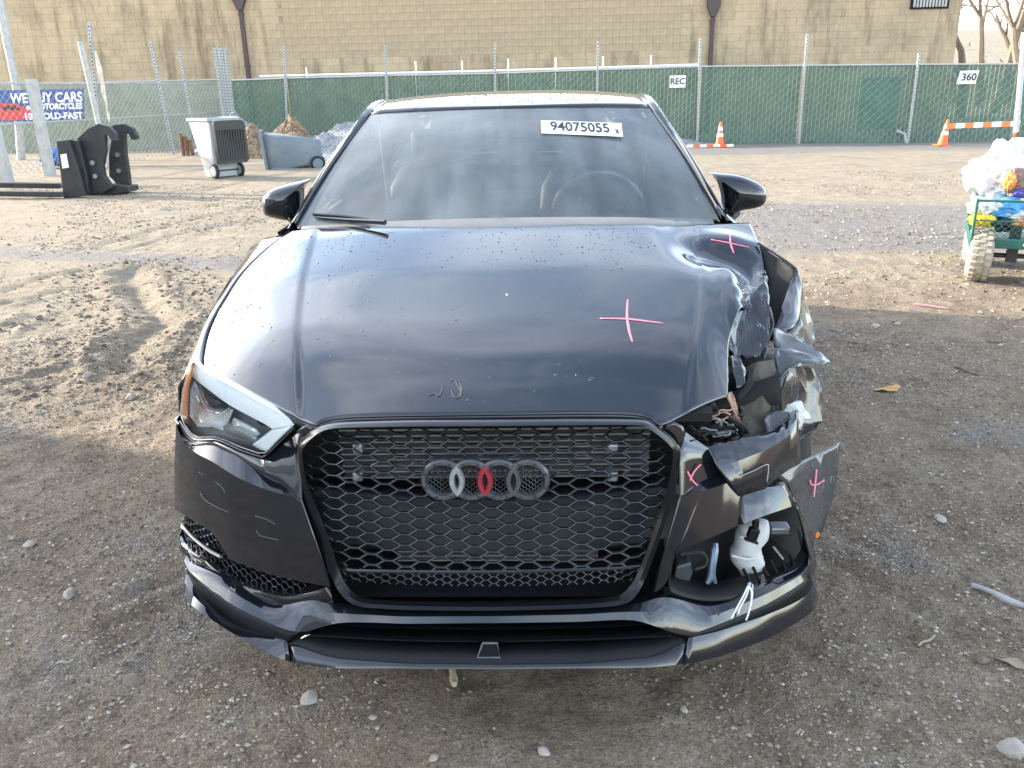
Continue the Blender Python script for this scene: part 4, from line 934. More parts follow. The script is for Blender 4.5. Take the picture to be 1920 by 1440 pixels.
# dark backing for the engine bay's shade, and inner structure under the bonnet
m = MB(); m.box((0, .24, .285), (.74, .20, .012)); m.build('lower_tray', black_void, car)
m = MB(); m.box((0, .86, .50), (1.28, .70, .42)); m.build('bay_shade_backing', black_void, car)
m = MB(); m.prism([(-.80, .62, .35), (.62, .62, .35), (.62, .62, .72), (-.6, .62, .74), (-.80, .62, .66)], (0, .03, 0)); m.build('slam_panel', black_void, car)
m = MB(); m.tube([(-.55, .26, .705), (-.3, .20, .72), (0, .185, .725), (.3, .20, .72), (.50, .25, .70)], .026, 8); m.build('lock_carrier', dark_plastic, car, True)

# ---- bonnet marks, beads of water
def hood_ribbon(name, pts, wpx, mat, fade=True):
    P = dens(pts, 6); V = []
    for k, q in enumerate(P):
        t = P[min(k+1, len(P)-1)]-P[max(k-1, 0)]; n_ = np.array([-t[1], t[0]])/np.hypot(*t); wv = wpx*(.45+.55*math.sin(PI*(k+1)/(len(P)+1)))
        for s in (-1, 1): V.append(H(*(q+n_*s*wv/2), lift=.0010, crush=True))
    return mk(name, V, [(2*k, 2*k+1, 2*k+3, 2*k+2) for k in range(len(P)-1)], mat, car, True, solid=.0003, off=1)
hood_ribbon('marker_stroke', [(1177, 562), (1176, 592), (1180, 620), (1186, 641)], 4.6, pink); hood_ribbon('marker_stroke', [(1125, 597), (1175, 598), (1210, 602), (1243, 606)], 3, pink)
hood_ribbon('marker_stroke', [(1369, 440), (1370, 456), (1376, 475)], 3, pink); hood_ribbon('marker_stroke', [(1333, 449), (1370, 456), (1405, 464)], 2, pink)
hood_ribbon('finger_smear', [(846, 714), (852, 712), (858, 722), (864, 735), (858, 746), (850, 742), (846, 730)], 2.6, ink); hood_ribbon('finger_smear', [(862, 718), (866, 730), (864, 744)], 3, ink); hood_ribbon('finger_smear', [(803, 741), (815, 738), (824, 742), (831, 722)], 2.4, ink)
def beads(name, pts, parent):
    V = []; F = []; n = 7
    for (p, nrm, r, st) in pts:
        nrm = Vector(nrm).normalized(); a = nrm.orthogonal().normalized(); b_ = nrm.cross(a); base = len(V); ph = random.random()*6
        for (rr, hh) in ((1.0, 0.0), (.82, .34), (.4, .55)):
            for k in range(n):
                q = 2*PI*k/n+ph; V.append(Vector(p)+(a*math.cos(q)+b_*math.sin(q))*r*rr*(1+.25*math.sin(2*q+st))+nrm*r*hh)
        for i in range(2):
            for k in range(n): F.append((base+i*n+k, base+i*n+(k+1) % n, base+(i+1)*n+(k+1) % n, base+(i+1)*n+k))
        F.append(tuple(base+2*n+k for k in range(n)))
    return tag(mk(name, V, F, drop_m, parent, True, 60), kind='stuff')
pts = []; g = random.Random(3)
while len(pts) < 1050:
    i, j = g.uniform(4, NU-48), g.uniform(3, NV-3); a, b_ = int(i), int(j)
    wgt = .16+.9*max(0, (j/NV-.35))*(.55+.45*math.cos(i*.045))+.5*max(0, mnoise.noise(Vector((i*.045, j*.09, 4))))
    if g.random() > wgt: continue
    p = Vector(HG[b_, a]).lerp(Vector(HG[b_+1, a+1]), g.random()); 
    nrm = (Vector(HG[b_, a+1])-Vector(HG[b_, a])).cross(Vector(HG[b_+1, a])-Vector(HG[b_, a]))
    if nrm.z < 0: nrm = -nrm
    pts.append((p, nrm, .0012+.0022*g.random()**2.5, g.uniform(0, 6)))
beads('water_beads', pts, hood)

# ---- grille
OUT = [(553, 850), (556, 836), (571, 816), (594, 801), (623, 793), (665, 790), (790, 787), (915, 786.5), (1067, 785), (1192, 786), (1223, 793), (1254, 814), (1271, 833), (1276, 850), (1270, 900), (1254, 960), (1234, 1020), (1210, 1085), (1190, 1120), (1165, 1134), (1120, 1139), (1055, 1142), (915, 1145), (777, 1144), (712, 1141), (672, 1137), (645, 1121), (622, 1085), (600, 1022), (578, 960), (560, 900)]
INN = [(566, 852), (569, 840), (583, 823), (603, 809), (630, 803), (686, 801), (790, 799.5), (915, 799), (1067, 797.5), (1186, 797), (1216, 804), (1243, 823), (1258, 838), (1262, 852), (1255, 900), (1238, 960), (1218, 1018), (1194, 1078), (1176, 1105), (1158, 1116), (1120, 1123), (1055, 1127), (915, 1131), (777, 1129), (712, 1126), (681, 1121), (658, 1107), (638, 1075), (618, 1015), (597, 960), (574, 900)]
nO = len(OUT); rows = [[], [], [], [], []]
for o_, i_ in zip(dens(OUT+OUT[:1], 3)[:-1], dens(INN+INN[:1], 3)[:-1]):
    topness = np.clip((960-(o_[1]+i_[1])/2)/160, -1, 1); tp = max(0, topness); bt_ = np.clip((-topness-.75)/.2, 0, 1); dO = .004*tp-.016*bt_; dI = -.024*tp+.002*(1-tp)
    rows[0].append(S(*o_, .045)); rows[1].append(S(*o_, dO)); rows[2].append(S(*(o_*.5+i_*.5), (dO+dI)/2-.003)); rows[3].append(S(*i_, dI)); rows[4].append(S(*i_, .075))
n_ = len(rows[0]); V = [p for r in rows for p in r]; F = [(i*n_+k, i*n_+(k+1) % n_, (i+1)*n_+(k+1) % n_, (i+1)*n_+k) for i in range(3) for k in range(n_)]
frame_m = simple('satin_black_plastic', (.005, .006, .008), .2, var=.15, spec=.3); grille = mk('grille_frame', V[:4*n_], F, frame_m, car, True, 30)
mk('grille_reveal', V[3*n_:], [(k, (k+1) % n_, n_+(k+1) % n_, n_+k) for k in range(n_)], black_void, grille, True, 30)
poly = [S(a, b_, .03)[[0, 2]] for a, b_ in INN]
def inside(x, z, poly=None, P=poly):
    P = poly if poly is not None else P; c = False; j = len(P)-1
    for i in range(len(P)):
        if (P[i][1] > z) != (P[j][1] > z) and x < (P[j][0]-P[i][0])*(z-P[i][1])/(P[j][1]-P[i][1])+P[i][0]: c = not c
        j = i
    return c
def hexnet(poly, X, Y, rad, dy, skip=None, zlo=-9, zhi=9, frac=.49, chamfer=True):
    """honeycomb of flat-topped cells in the x-z plane laid on the nose surface"""
    a = X/2*frac; b_ = X/2-a; m = MB(); P = [tuple(p) for p in poly]; xs = [p[0] for p in P]; zs = [p[1] for p in P]; segs = set()
    z0 = min(zs)-Y; i = 0; x0 = -X*math.ceil(.98/X)
    rowsN = int((max(zs)-z0)/(Y/2))+2
    for r_ in range(rowsN):
        z = z0+r_*Y/2; xo = x0+(X/2 if r_ % 2 else 0)
        while xo < .98:
            A, B_ = (xo-a/2, z), (xo+a/2, z)
            for s, e in ((A, B_), (B_, (xo+X/2-a/2, z+Y/2)), (A, (xo-X/2+a/2, z+Y/2))): segs.add((round(s[0], 4), round(s[1], 4), round(e[0], 4), round(e[1], 4)))
            xo += X
    for (ax, az, bx, bz) in segs:
        q = 4; pts = [(ax+(bx-ax)*k/q, az+(bz-az)*k/q) for k in range(q+1)]; ok = [inside(x, z, P) and zlo < z < zhi and not (skip and skip(x, z)) for x, z in pts]
        k = 0
        while k < q:
            if ok[k] and ok[k+1]:
                e = k+1
                while e < q and ok[e+1]: e += 1
                p0, p1 = pts[k], pts[e]; y0, y1 = Ys(p0[0], p0[1], dy), Ys(p1[0], p1[1], dy)
                d = Vector((p1[0]-p0[0], y1-y0, p1[1]-p0[1])).normalized(); n1 = Vector((-d.z, 0, d.x)).normalized()
                A_ = Vector((p0[0], y0, p0[1]))-d*rad*.3; B2 = Vector((p1[0], y1, p1[1]))+d*rad*.3; dep = Vector((0, rad*4.5, 0)); fr = Vector((0, -rad*.5, 0))
                # bevelled blade: narrow lit nose, deep sides
                sec = [n1*rad+dep, n1*rad, n1*rad*.35+fr, -n1*rad*.35+fr, -n1*rad, -n1*rad+dep]
                m.add([A_+s for s in sec]+[B2+s for s in sec], [(i_, i_+1, i_+7, i_+6) for i_ in range(5)]); k = e
            else: k += 1
    return m
EC = [S(px, 896, .01) for px in (831.5, 884, 936.5, 989.5)]
EZ = float(np.mean([p[2] for p in EC])); ER = .0495
skip = lambda x, z: any((x-p[0])**2+(z-p[2])**2 < (ER-.004)**2 for p in EC)
ZBAR = float(S(915, 1071, .03)[2])
hexnet(poly, .0802, .0262, .0017, .022, skip, zlo=ZBAR+.004).build('grille_mesh', wire_m, grille, True, 30)
hexnet(poly, .036, .0165, .0012, .030, None, zhi=ZBAR-.004, zlo=ZBAR-.038).build('lower_mesh', wire_m, grille, True, 30)
m = MB(); m.tube([S(a, b_, .02) for a, b_ in dens([(628, 1068), (700, 1071), (915, 1072.5), (1130, 1067), (1200, 1062)], 4)], .0042, 6); m.build('grille_bar', wire_m, grille, True)
emb_poly = lambda p: [(p[0]+ER*.72*math.cos(2*PI*k/20), p[2]+ER*.72*math.sin(2*PI*k/20)) for k in range(20)]
for p in EC: pass
# four-ring badge
bad = MB()
def lens_shape(pa, pb, off, r=ER-.0005):
    d = abs(pb[0]-pa[0])/2; a = math.acos(d/r); cx = (pa[0]+pb[0])/2; cz = (pa[2]+pb[2])/2; q = []
    for k in range(13): t = -a+2*a*k/12; q.append((pa[0]+r*math.cos(t), pa[2]+r*math.sin(t)))
    for k in range(1, 12): t = PI-a+2*a*k/12; q.append((pb[0]+r*math.cos(t), pb[2]+r*math.sin(t)))
    return q, cx, cz
for p in EC:
    m = MB(); V = []; n2 = 48; pr_ = [(ER-.016, .008), (ER-.0155, .0), (ER-.011, -.007), (ER-.004, -.007), (ER, -.001), (ER, .008)]
    V = [(p[0]+r*math.cos(2*PI*k/n2), Ys(p[0], p[2])+h-.002*0, p[2]+r*math.sin(2*PI*k/n2)) for r, h in pr_ for k in range(n2)]
    ringo = mk('badge_ring', V, [(i*n2+k, i*n2+(k+1) % n2, (i+1)*n2+(k+1) % n2, (i+1)*n2+k) for i in range(len(pr_)-1) for k in range(n2)], gunmetal, grille, True, 30)
    m = MB()
    for k in range(8):
        a = 2*PI*(k+.5)/8; m.box((p[0]+(ER-.0075)*math.cos(a), Ys(p[0], p[2])-.0082, p[2]+(ER-.0075)*math.sin(a)), (.0055, .003, .0055), Matrix.Rotation(-a, 3, 'Y'))
    tag(m.build('badge_studs', ink, ringo), kind='stuff')
    hexnet(emb_poly(p), .0135, .0105, .0008, .006).build('badge_mesh', wire_m, ringo)
for k, mt in enumerate((silver_m, red_m, gunmetal)):
    q, cx, cz = lens_shape(EC[k], EC[k+1], 0); y0 = Ys(cx, cz); n3 = len(q)
    inn = [(cx+(x-cx)*.22, cz+(z-cz)*.48) for x, z in q]
    V = [(x, y0-.004, z) for x, z in q]+[(cx+(x-cx)*.85, y0-.0112, cz+(z-cz)*.93) for x, z in q]+[(cx+(x-cx)*.38, y0-.0112, cz+(z-cz)*.58) for x, z in q]+[(x, y0-.002, z) for x, z in inn]
    mk('badge_lens', V, [(i*n3+j, i*n3+(j+1) % n3, (i+1)*n3+(j+1) % n3, (i+1)*n3+j) for i in range(3) for j in range(n3)], mt, grille, True, 30)
# radiator, intercooler and beam behind the mesh
m = MB(); m.prism([(-.60, .34, .15), (.60, .34, .15), (.52, .34, .70), (-.52, .34, .70)], (0, .02, 0)); m.build('radiator_pack', black_void, car)
for k in range(13):
    z = .54+.0155*k; m = MB(); m.box((0, .27, z), (.74, .03, .0032)); m.build('radiator_fin', radiator_m, car)
for k in range(4):
    m = MB(); m.box((0, .26, .315+.013*k), (.50, .03, .003)); m.build('radiator_fin', radiator_m, car)
bmp = [[(x, .16+.10*(x/.5)**2+dy, z) for x in np.linspace(-.46, .46, 18)] for (dy, z) in ((.06, .52), (.02, .515), (.0, .50), (.0, .44), (.0, .385), (.03, .37))]
loft('crash_beam', bmp, cooler_m, car, .004)
for px in (672, 1148):
    for py in (838, 890):
        c = S(px, py, .12); m = MB(); m.box(c, (.024, .03, .024)); m.build('sensor_bracket', silver_m, car, bevel=.004)

# ---- bumper, undamaged side
A = [(331, 787), (342, 802), (354, 819), (369, 828), (400, 827), (417, 832), (450, 847), (483, 858), (498, 859), (530, 836), (556, 815), (566, 812)]
B_ = [(331, 793), (343, 812), (356, 826), (371, 833), (402, 836), (422, 845), (450, 858), (483, 884), (510, 899), (535, 912), (556, 930), (567, 935)]
C_ = [(331, 800), (342, 826), (356, 841), (374, 853), (400, 866), (425, 882), (452, 898), (480, 911), (508, 921), (535, 928), (557, 934), (568, 939)]
D_ = [(329, 953), (344, 961), (358, 970), (371, 978), (394, 992), (412, 1013), (433, 1045), (456, 1055), (508, 1074), (560, 1086), (595, 1093), (622, 1097)]
E_ = [(334, 1003), (345, 1025), (360, 1038), (372, 1045), (390, 1056), (414, 1074), (440, 1092), (456, 1099), (508, 1115), (545, 1119), (587, 1111), (618, 1100)]
F_ = [(340, 1030), (350, 1043), (362, 1053), (375, 1058), (392, 1066), (415, 1078), (440, 1096), (460, 1108), (508, 1136), (545, 1137), (587, 1125), (628, 1138)]
def back_col(rows, x, y):
    """carry the outer end of each row round to the wheel arch"""
    out = []
    for r in rows:
        p = r[0]; xx_ = max(x, abs(p[0])+.006); ext = [np.array([-xx_, max(y, p[1]+.08), p[2]]), np.array([-(abs(p[0])+.005), p[1]+.035, p[2]])]; out.append(ext+list(r))
    return out
rA, rB, rC, rD = SL(A, .020), SL(B_, [.022]*9+[.012, .0, -.002]), SL(C_, [-.012]*9+[-.010, -.006, -.004]), SL(D_, .004)
rCD = [S(*((np.array(q)*.55+np.array(w_)*.45)), -.014) for q, w_ in zip(dens(C_, 4), dens(D_, 4))]
bump = loft('bumper', back_col([rA, rB, rC, rCD, rD, [p+(0, .05, -.004) for p in rD]], .897, .60), paint, car, .004, 20)
rE, rF = SL(E_, .014), SL(F_, .004)
rEi = SL(E_, .06); rDi = [p+(0, .055, 0) for p in rD]
loft('intake_backing', [[p+(0, .03, 0) for p in rDi], [p+(0, .03, 0) for p in rEi]], dark_plastic, car, .003)
ipoly = [p[[0, 2]] for p in rD[2:-6]]+[p[[0, 2]] for p in rE[2:-6][::-1]]
hexnet(ipoly, .030, .020, .0014, .035).build('intake_mesh', gloss_plastic, car, True, 30)
lip_e = loft('intake_lip', [[p+(0, .03, .002) for p in rE], rE, rF], gloss_plastic, car, .003)
bl = SL([(340, 978), (352, 992), (371, 1010), (395, 1027), (420, 1040)], .012, 4); loft('intake_blade', [bl, [p+(0, -.008, -.006) for p in bl], [p+(0, .02, -.012) for p in bl]], gloss_plastic, car, .003)
def surf_ribbon(name, pts, wpx, dy, mat, parent, fn=S):
    P = dens(pts, 5); V = []
    for k, q in enumerate(P):
        t = P[min(k+1, len(P)-1)]-P[max(k-1, 0)]; nn = np.array([-t[1], t[0]])/np.hypot(*t)
        for s in (-1, 1): V.append(fn(*(q+nn*s*wpx/2), dy))
    return mk(name, V, [(2*k, 2*k+1, 2*k+3, 2*k+2) for k in range(len(P)-1)], mat, parent, True, solid=.0004, off=1)
line_m = simple('panel_line', (.10, .105, .11), .4)
surf_ribbon('washer_cover_edge', [(373, 885), (400, 902), (417, 914), (425, 935), (430, 957)], 1.3, -.0175, line_m, bump)
surf_ribbon('washer_cover_edge', [(376, 925), (385, 938), (405, 950), (428, 960)], 1.4, -.0175, line_m, bump)
surf_ribbon('tow_cover_edge', [(478, 967), (500, 974), (516, 983)], 1.2, -.0175, line_m, bump); surf_ribbon('tow_cover_edge', [(478, 972), (482, 998), (494, 1006), (522, 1012)], 1.3, -.0155, line_m, bump)
# lower apron: one ledge running right across
F2 = [(360, 1051), (383, 1062), (404, 1072), (435, 1090), (477, 1120), (508, 1136), (525, 1139), (560, 1132), (592, 1122), (623, 1138), (698, 1147), (916, 1151), (1134, 1143), (1197, 1138), (1235, 1117), (1273, 1125), (1321, 1142), (1367, 1131), (1408, 1110), (1471, 1083), (1502, 1068)]
G2 = [(357, 1069), (383, 1090), (402, 1108), (432, 1127), (468, 1148), (500, 1163), (533, 1176), (564, 1187), (597, 1174), (631, 1163), (700, 1164), (916, 1165), (1134, 1160), (1193, 1158), (1240, 1174), (1281, 1193), (1325, 1175), (1367, 1159), (1408, 1142), (1471, 1110), (1506, 1086)]
rF2, rG2 = SM(F2, .004), SM(G2, [-.034]*6+[-.032, -.028, -.022, -.018]+[-.014]*3+[-.018, -.022, -.024]+[-.021]*5)
rFG = [(a+b_)/2+np.array([0, -.004, .004]) for a, b_ in zip(rF2, rG2)]
def wrap(r):
    a, b_ = r[0], r[-1]
    e = lambda p, s_: [np.array([p[0]+s_*.050, p[1]+.16, p[2]+.004]), np.array([p[0]+s_*.030, p[1]+.045, p[2]+.002])]
    return e(a, -1)+list(r)+e(b_, 1)[::-1]
loft('apron_ledge', [wrap(r) for r in ([p+(0, .05, -.004) for p in rF2], rF2, rFG, rG2, [p+(0, .02, -.002) for p in rG2])], paint, car, .004, 28)
H2l = [(360, 1094), (380, 1120), (417, 1157), (467, 1183), (540, 1202)]; I2l = [(356, 1129), (384, 1151), (430, 1182), (487, 1214), (545, 1240)]; G2l = [(357, 1070), (392, 1102), (428, 1126), (480, 1156), (560, 1187)]
H2r = [(1290, 1197), (1387, 1171), (1440, 1152), (1471, 1140), (1512, 1117)]; I2r = [(1281, 1244), (1380, 1218), (1436, 1197), (1480, 1173), (1520, 1146)]; G2r = [(1283, 1192), (1378, 1156), (1430, 1132), (1471, 1111), (1506, 1087)]
for (Gl, Hl, Il, nm) in ((G2l, H2l, I2l, 'left'), (G2r, H2r, I2r, 'right')):
    rg, rh, ri = SM(Gl, -.020, 6), SM(Hl, -.022, 6), SM(Il, [-.060, -.060, -.058, -.052, -.036] if nm == 'left' else -.036, 6)
    def wr_(r):
        q = wrap(r); return q[:-2] if nm == 'left' else q[2:]
    loft('apron_face', [wr_(r) for r in ([p+(0, .004, -.002) for p in rg], [(a+b_)/2+np.array([0, .004, 0]) for a, b_ in zip(rg, rh)], rh)], dark_plastic, car, .003)
    loft('splitter', [wr_(r) for r in ([p+(0, .03, 0) for p in rh], rh, [(a+b_)/2+np.array([0, -.003, .003]) for a, b_ in zip(rh, ri)], ri, [p+(0, .01, -.008) for p in ri], [p+(0, .25, -.004) for p in ri])], paint, car, .003, 30)
TL = [(540, 1203), (575, 1217), (613, 1231), (750, 1243), (916, 1245.5), (1100, 1243), (1235, 1230), (1262, 1215), (1290, 1198)]; BLn = [(545, 1240), (580, 1246), (613, 1249.5), (750, 1251.5), (916, 1252.5), (1100, 1251), (1230, 1248), (1258, 1246), (1281, 1244)]
rt, rb = SM(TL, [-.022, -.026, -.030, -.034, -.034, -.034, -.030, -.026, -.022], 6), SM(BLn, -.036, 6)
loft('duct_floor', [[p+(0, .10, .010) for p in rt], [p+(0, .002, -.001) for p in rt]], dark_plastic, car, .003)
loft('splitter_lip', [rt, rb, [p+(0, .01, -.008) for p in rb], [p+(0, .3, -.002) for p in rb]], paint, car, .003, 25)
# lower opening
op_t, op_b = SL([(556, 1190), (600, 1172), (640, 1164), (750, 1166), (916, 1167), (1090, 1163), (1195, 1160), (1240, 1175), (1288, 1197)], .06, 5), SL([(556, 1202), (600, 1228), (640, 1240), (750, 1247), (916, 1249), (1090, 1247), (1195, 1238), (1240, 1225), (1288, 1203)], .02, 5)
loft('lower_duct', [op_t, [(a+b_)/2+np.array([0, .03, 0]) for a, b_ in zip(op_t, op_b)], op_b], dark_plastic, car, .003)
for ln, r_ in (([(612, 1172), (750, 1178), (916, 1180), (1090, 1177), (1222, 1171)], .0022), ([(559, 1200), (578, 1192), (600, 1191), (750, 1199), (916, 1201), (1090, 1198), (1240, 1192), (1262, 1194), (1285, 1203)], .0045)):
    P = SL(ln, -.004, 6); loft('lower_blade', [[p+(0, .05, .004) for p in P], P, [p+(0, .003, -r_*1.5) for p in P], [p+(0, .05, -r_) for p in P]], gloss_plastic, car, .002)
tv = [S(a, b_, -.012) for a, b_ in ((905, 1206), (932, 1206), (938, 1233), (895, 1233))]; m = MB(); m.tube(tv+tv[:1], .0026, 6, False); tw = m.build('tow_cover', grey_metal, car, True); 
m = MB(); m.prism([p+(0, .003, 0) for p in tv], (0, .01, 0)); m.build('tow_cover_panel', dark_plastic, tw)
# underside
m = MB(); m.box((0, 2.3, .19), (1.5, 3.6, .04)); m.build('floor_pan', black_void, car)

# ---- intact headlight
HLo = [(362, 677), (372, 683), (384, 697), (434, 723), (488, 753), (538, 781), (552, 796), (524, 823), (498, 850), (484, 851), (452, 840), (418, 825), (400, 820), (371, 821), (357, 813), (344, 796), (337, 775), (341, 735), (350, 700)]
def SHp(px, py, dy): return S(px, py, dy)
def fill(name, pts, mat, parent, center=None, dyc=None, rings_=3, dy=0.0, fn=S, solid=.003):
    """closed pixel outline -> domed skin on the nose surface"""
    P = [np.array(p, float) for p in pts]; c = np.array(center if center is not None else np.mean(P, 0)); n5 = len(P); V = []; F = []
    for r in range(rings_):
        f = 1-r/rings_
        for p in P: V.append(fn(*(c+(p-c)*f), dy+(0 if dyc is None else dyc*(1-f*f))))
    V.append(fn(*c, dy+(dyc or 0)))
    for r in range(rings_-1): F += [(r*n5+k, r*n5+(k+1) % n5, (r+1)*n5+(k+1) % n5, (r+1)*n5+k) for k in range(n5)]
    F += [((rings_-1)*n5+k, (rings_-1)*n5+(k+1) % n5, len(V)-1) for k in range(n5)]
    return mk(name, V, F, mat, parent, True, 30, solid=solid)
lamp_grey = simple('lamp_housing', (.20, .21, .22), .3, var=.2, vscale=30); lamp_silver = simple('lamp_silver', (.72, .74, .75), .28, metal=.35, var=.08, vscale=30)
hl = fill('headlight', HLo, lamp_grey, car, dyc=.02, dy=.085)
wall = [S(*p, .030) for p in HLo]; wal2 = [S(*p, .088) for p in HLo]; n5 = len(wall)
mk('lamp_bowl', wall+wal2, [(k, (k+1) % n5, n5+(k+1) % n5, n5+k) for k in range(n5)], lamp_silver, hl, True, 30, solid=.003)
for o_, i_ in (([(364, 680), (384, 698), (434, 725), (488, 755), (538, 782), (550, 797)], [(361, 706), (377, 720), (428, 758), (468, 780), (500, 797), (511, 805)]), ([(550, 798), (524, 822), (498, 846)], [(511, 806), (492, 820), (473, 834)])):
    a, b_ = SL(o_, .040, 4), SL(i_, .040, 4)
    loft('daytime_light', [[p+(0, .025, 0) for p in a], a, [(p+q)/2+np.array([0, -.004, 0]) for p, q in zip(a, b_)], b_, [p+(0, .025, 0) for p in b_]], white_plastic, hl, .002, 40)
fill('lamp_reflector', [(370, 800), (356, 780), (357, 730), (365, 715), (372, 735), (385, 760), (420, 772), (436, 768), (428, 790), (418, 808), (398, 800)], lamp_silver, hl, dyc=.02, dy=.06)
fill('projector', [(374, 722), (385, 732), (400, 742), (416, 750), (428, 760), (420, 768), (405, 772), (390, 766), (380, 752), (374, 738)], gloss_plastic, hl, dyc=-.015, dy=.055)
m = MB(); m.tube([S(a, b_, .045) for a, b_ in dens([(369, 742), (378, 760), (392, 771), (408, 775), (424, 770), (432, 764)], 4)], .003, 6); m.build('projector_ring', chrome, hl, True)
fill('turn_lens', [(418, 800), (432, 792), (460, 806), (484, 822), (478, 832), (452, 822), (425, 812)], grey_metal, hl, dyc=-.004, dy=.05)
fill('lamp_box', [(438, 783), (460, 792), (482, 804), (488, 814), (478, 820), (455, 806), (432, 796)], lamp_silver, hl, dyc=-.01, dy=.048)
fill('side_reflector', [(360, 680), (352, 694), (346, 716), (341, 748), (339, 775), (345, 792), (352, 794), (353, 760), (356, 722), (361, 696)], amber, hl, dyc=-.006, dy=.022)
fill('lens_cover', HLo, lens_m, hl, dyc=-.012, dy=.012, rings_=5, solid=0)
sl = SL([(338, 790), (346, 804), (357, 819), (371, 825.5), (400, 824.5), (418, 829), (450, 844), (484, 855), (497, 855), (525, 829), (552, 802)], .014, 4); m = MB(); m.tube(sl, .0026, 6); m.build('lamp_seal', gloss_plastic, hl, True)
# corner wedge between lamp, bonnet and grille
fill('bumper_wedge', [(560, 806), (576, 795), (590, 801), (570, 815), (557, 834), (552, 846), (548, 822)], paint, car, dy=.018)

# ---- cabin: windscreen, roof, pillars
def ws(u, v, off=0.0):
    x = ((1-v)*.728+v*.566)*u; y = (1-v)*(1.20+.13*u*u)+v*(1.865+.135*u*u); z = (1-v)*(1.022-.036*u*u)+v*(1.352-.014*u*u)
    bl_ = .018*math.sin(PI*v); n_ = np.array([0, -.46, .888]); return np.array([x, y, z])+n_*(bl_+off)
NW = 26
WSr = [[ws(-1+2*i/(NW-1), j/15) for i in range(NW)] for j in range(16)]
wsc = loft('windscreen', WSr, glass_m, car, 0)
band = lambda v0, v1, u0=-1, u1=1, n=20: [[ws(u0+(u1-u0)*i/(n-1), v0+(v1-v0)*j/2, -.006) for i in range(n)] for j in range(3)]
loft('windscreen_border', band(0, .075), dark_plastic, wsc, .001); loft('windscreen_border', band(.965, 1), dark_plastic, wsc, .001)
for s in (-1, 1): loft('windscreen_border', band(0, 1, s*.955, s, 4), dark_plastic, wsc, .001)
def WSp(px, py, off=.004):
    d = ray(px, py); best = None
    n_ = np.array([0, -.46, .888]); lo, hi = 2.4, 4.2
    ts_ = np.linspace((1.1-CAM[1])/d[1], (2.1-CAM[1])/d[1], 500)
    for t in ts_:
        p = CAM+t*d; v = (p[1]-1.2-.13*(p[0]/.7)**2)/.668; u = p[0]/((1-v)*.728+v*.566); q = ws(u, min(1, max(0, v)), off)
        if p[2] < q[2]: return p
    return p
stk = [WSp(1014, 226, .012), WSp(1165, 231.5, .012), WSp(1168, 256.5, .012), WSp(1015, 250, .012)]
m = MB(); m.prism(stk, (0, -.0008, .0012)); st_ = m.build('lot_sticker', sticker_m, wsc)
ex = Vector(stk[1]-stk[0]); wl = ex.length; ex.normalize(); ey = Vector(stk[0]-stk[3]); hl_ = ey.length; ey = (ey-ex*ey.dot(ex)).normalized(); ez = ex.cross(ey)
cc = Vector(sum(stk)/4)+ez*.0035
def stext(txt, du, dv, size, wd_):
    c = cc+ex*du*wl+ey*dv*hl_; M = Matrix(((ex.x, ey.x, ez.x, c.x), (ex.y, ey.y, ez.y, c.y), (ex.z, ey.z, ez.z, c.z), (0, 0, 0, 1))); text_mesh('lettering', txt, size, M, ink, st_, .0004, 0, .0012, wd_)
stext('94075055', -.02, .02, hl_*.98, wl*.72); stext('x', .43, -.12, hl_*.7, wl*.055)
# cowl and wipers
cw = [[np.array([x, 1.115+.11*(x/.72)**2, hood_z(x, 1.115+.11*(x/.72)**2, False)-.012]) for x in np.linspace(-.70, .70, 24)], [ws(u, .0, .002) for u in np.linspace(-.97, .97, 24)]]
loft('cowl_panel', cw, trim_m, car, .004)
m = MB(); m.tube([WSp(588, 402, .012), WSp(640, 406, .012), WSp(690, 412, .012)], [.006, .007, .006], 6); wp_ = m.build('wiper_blade', gloss_plastic, car, True)
m = MB(); m.tube([WSp(592, 408, .014), WSp(650, 413, .014), WSp(722, 417, .010)], [.004, .007, .009], 6); m.build('wiper_arm', gloss_plastic, wp_, True)
zr = smooth_table([1.8, 1.865, 2.0, 2.2, 2.45, 2.8, 3.2, 3.55], [1.335, 1.352, 1.378, 1.402, 1.417, 1.408, 1.368, 1.300], .05)
wr = smooth_table([1.8, 2.0, 2.4, 3.0, 3.55], [.555, .566, .580, .570, .50], .08)
def roof_p(u, v):
    y = (1-v)*(1.865+.135*u*u)+v*3.55; x = wr(y)*u; return np.array([x, y, float(zr(y))-.030*abs(u)**2.4-(.010*(1-v)**6)*u*u*0])
RF = [[roof_p(-1+2*i/29, j/29) for i in range(30)] for j in range(30)]
RF[0] = [ws(-1+2*i/29, 1.0, .004) for i in range(30)]
roof = loft('roof', RF, paint, car, .004, 40)
pts = []
for k in range(170):
    u, v = random.uniform(-.95, .95), random.uniform(.01, .25); pts.append((Vector(roof_p(u, v)), (0, -.25, 1), random.uniform(.002, .0045), random.random()*6))
beads('water_beads', pts, roof)
rr_ = [[roof_p(-1+2*i/19, 1)*np.array([1, 1, 1]) for i in range(20)], [np.array([(-1+2*i/19)*.60, 4.02-.05*(-1+2*i/19)**2, 1.04]) for i in range(20)]]
loft('rear_window', rr_, side_glass, car, 0)
tk = [[np.array([(-1+2*i/15)*w_, y-.08*(-1+2*i/15)**2, z]) for i in range(16)] for (w_, y, z) in ((.66, 4.00, 1.035), (.70, 4.25, 1.03), (.72, 4.44, 1.02), (.74, 4.47, .95), (.78, 4.46, .6), (.78, 4.44, .35), (.74, 4.40, .24))]
loft('tail', tk, paint, car, .004)
bw = lambda y: float(np.interp(y, [.4, .6, 1.3, 2.2, 3.4, 4.0, 4.46], [.86, .885, .893, .898, .892, .85, .74]))
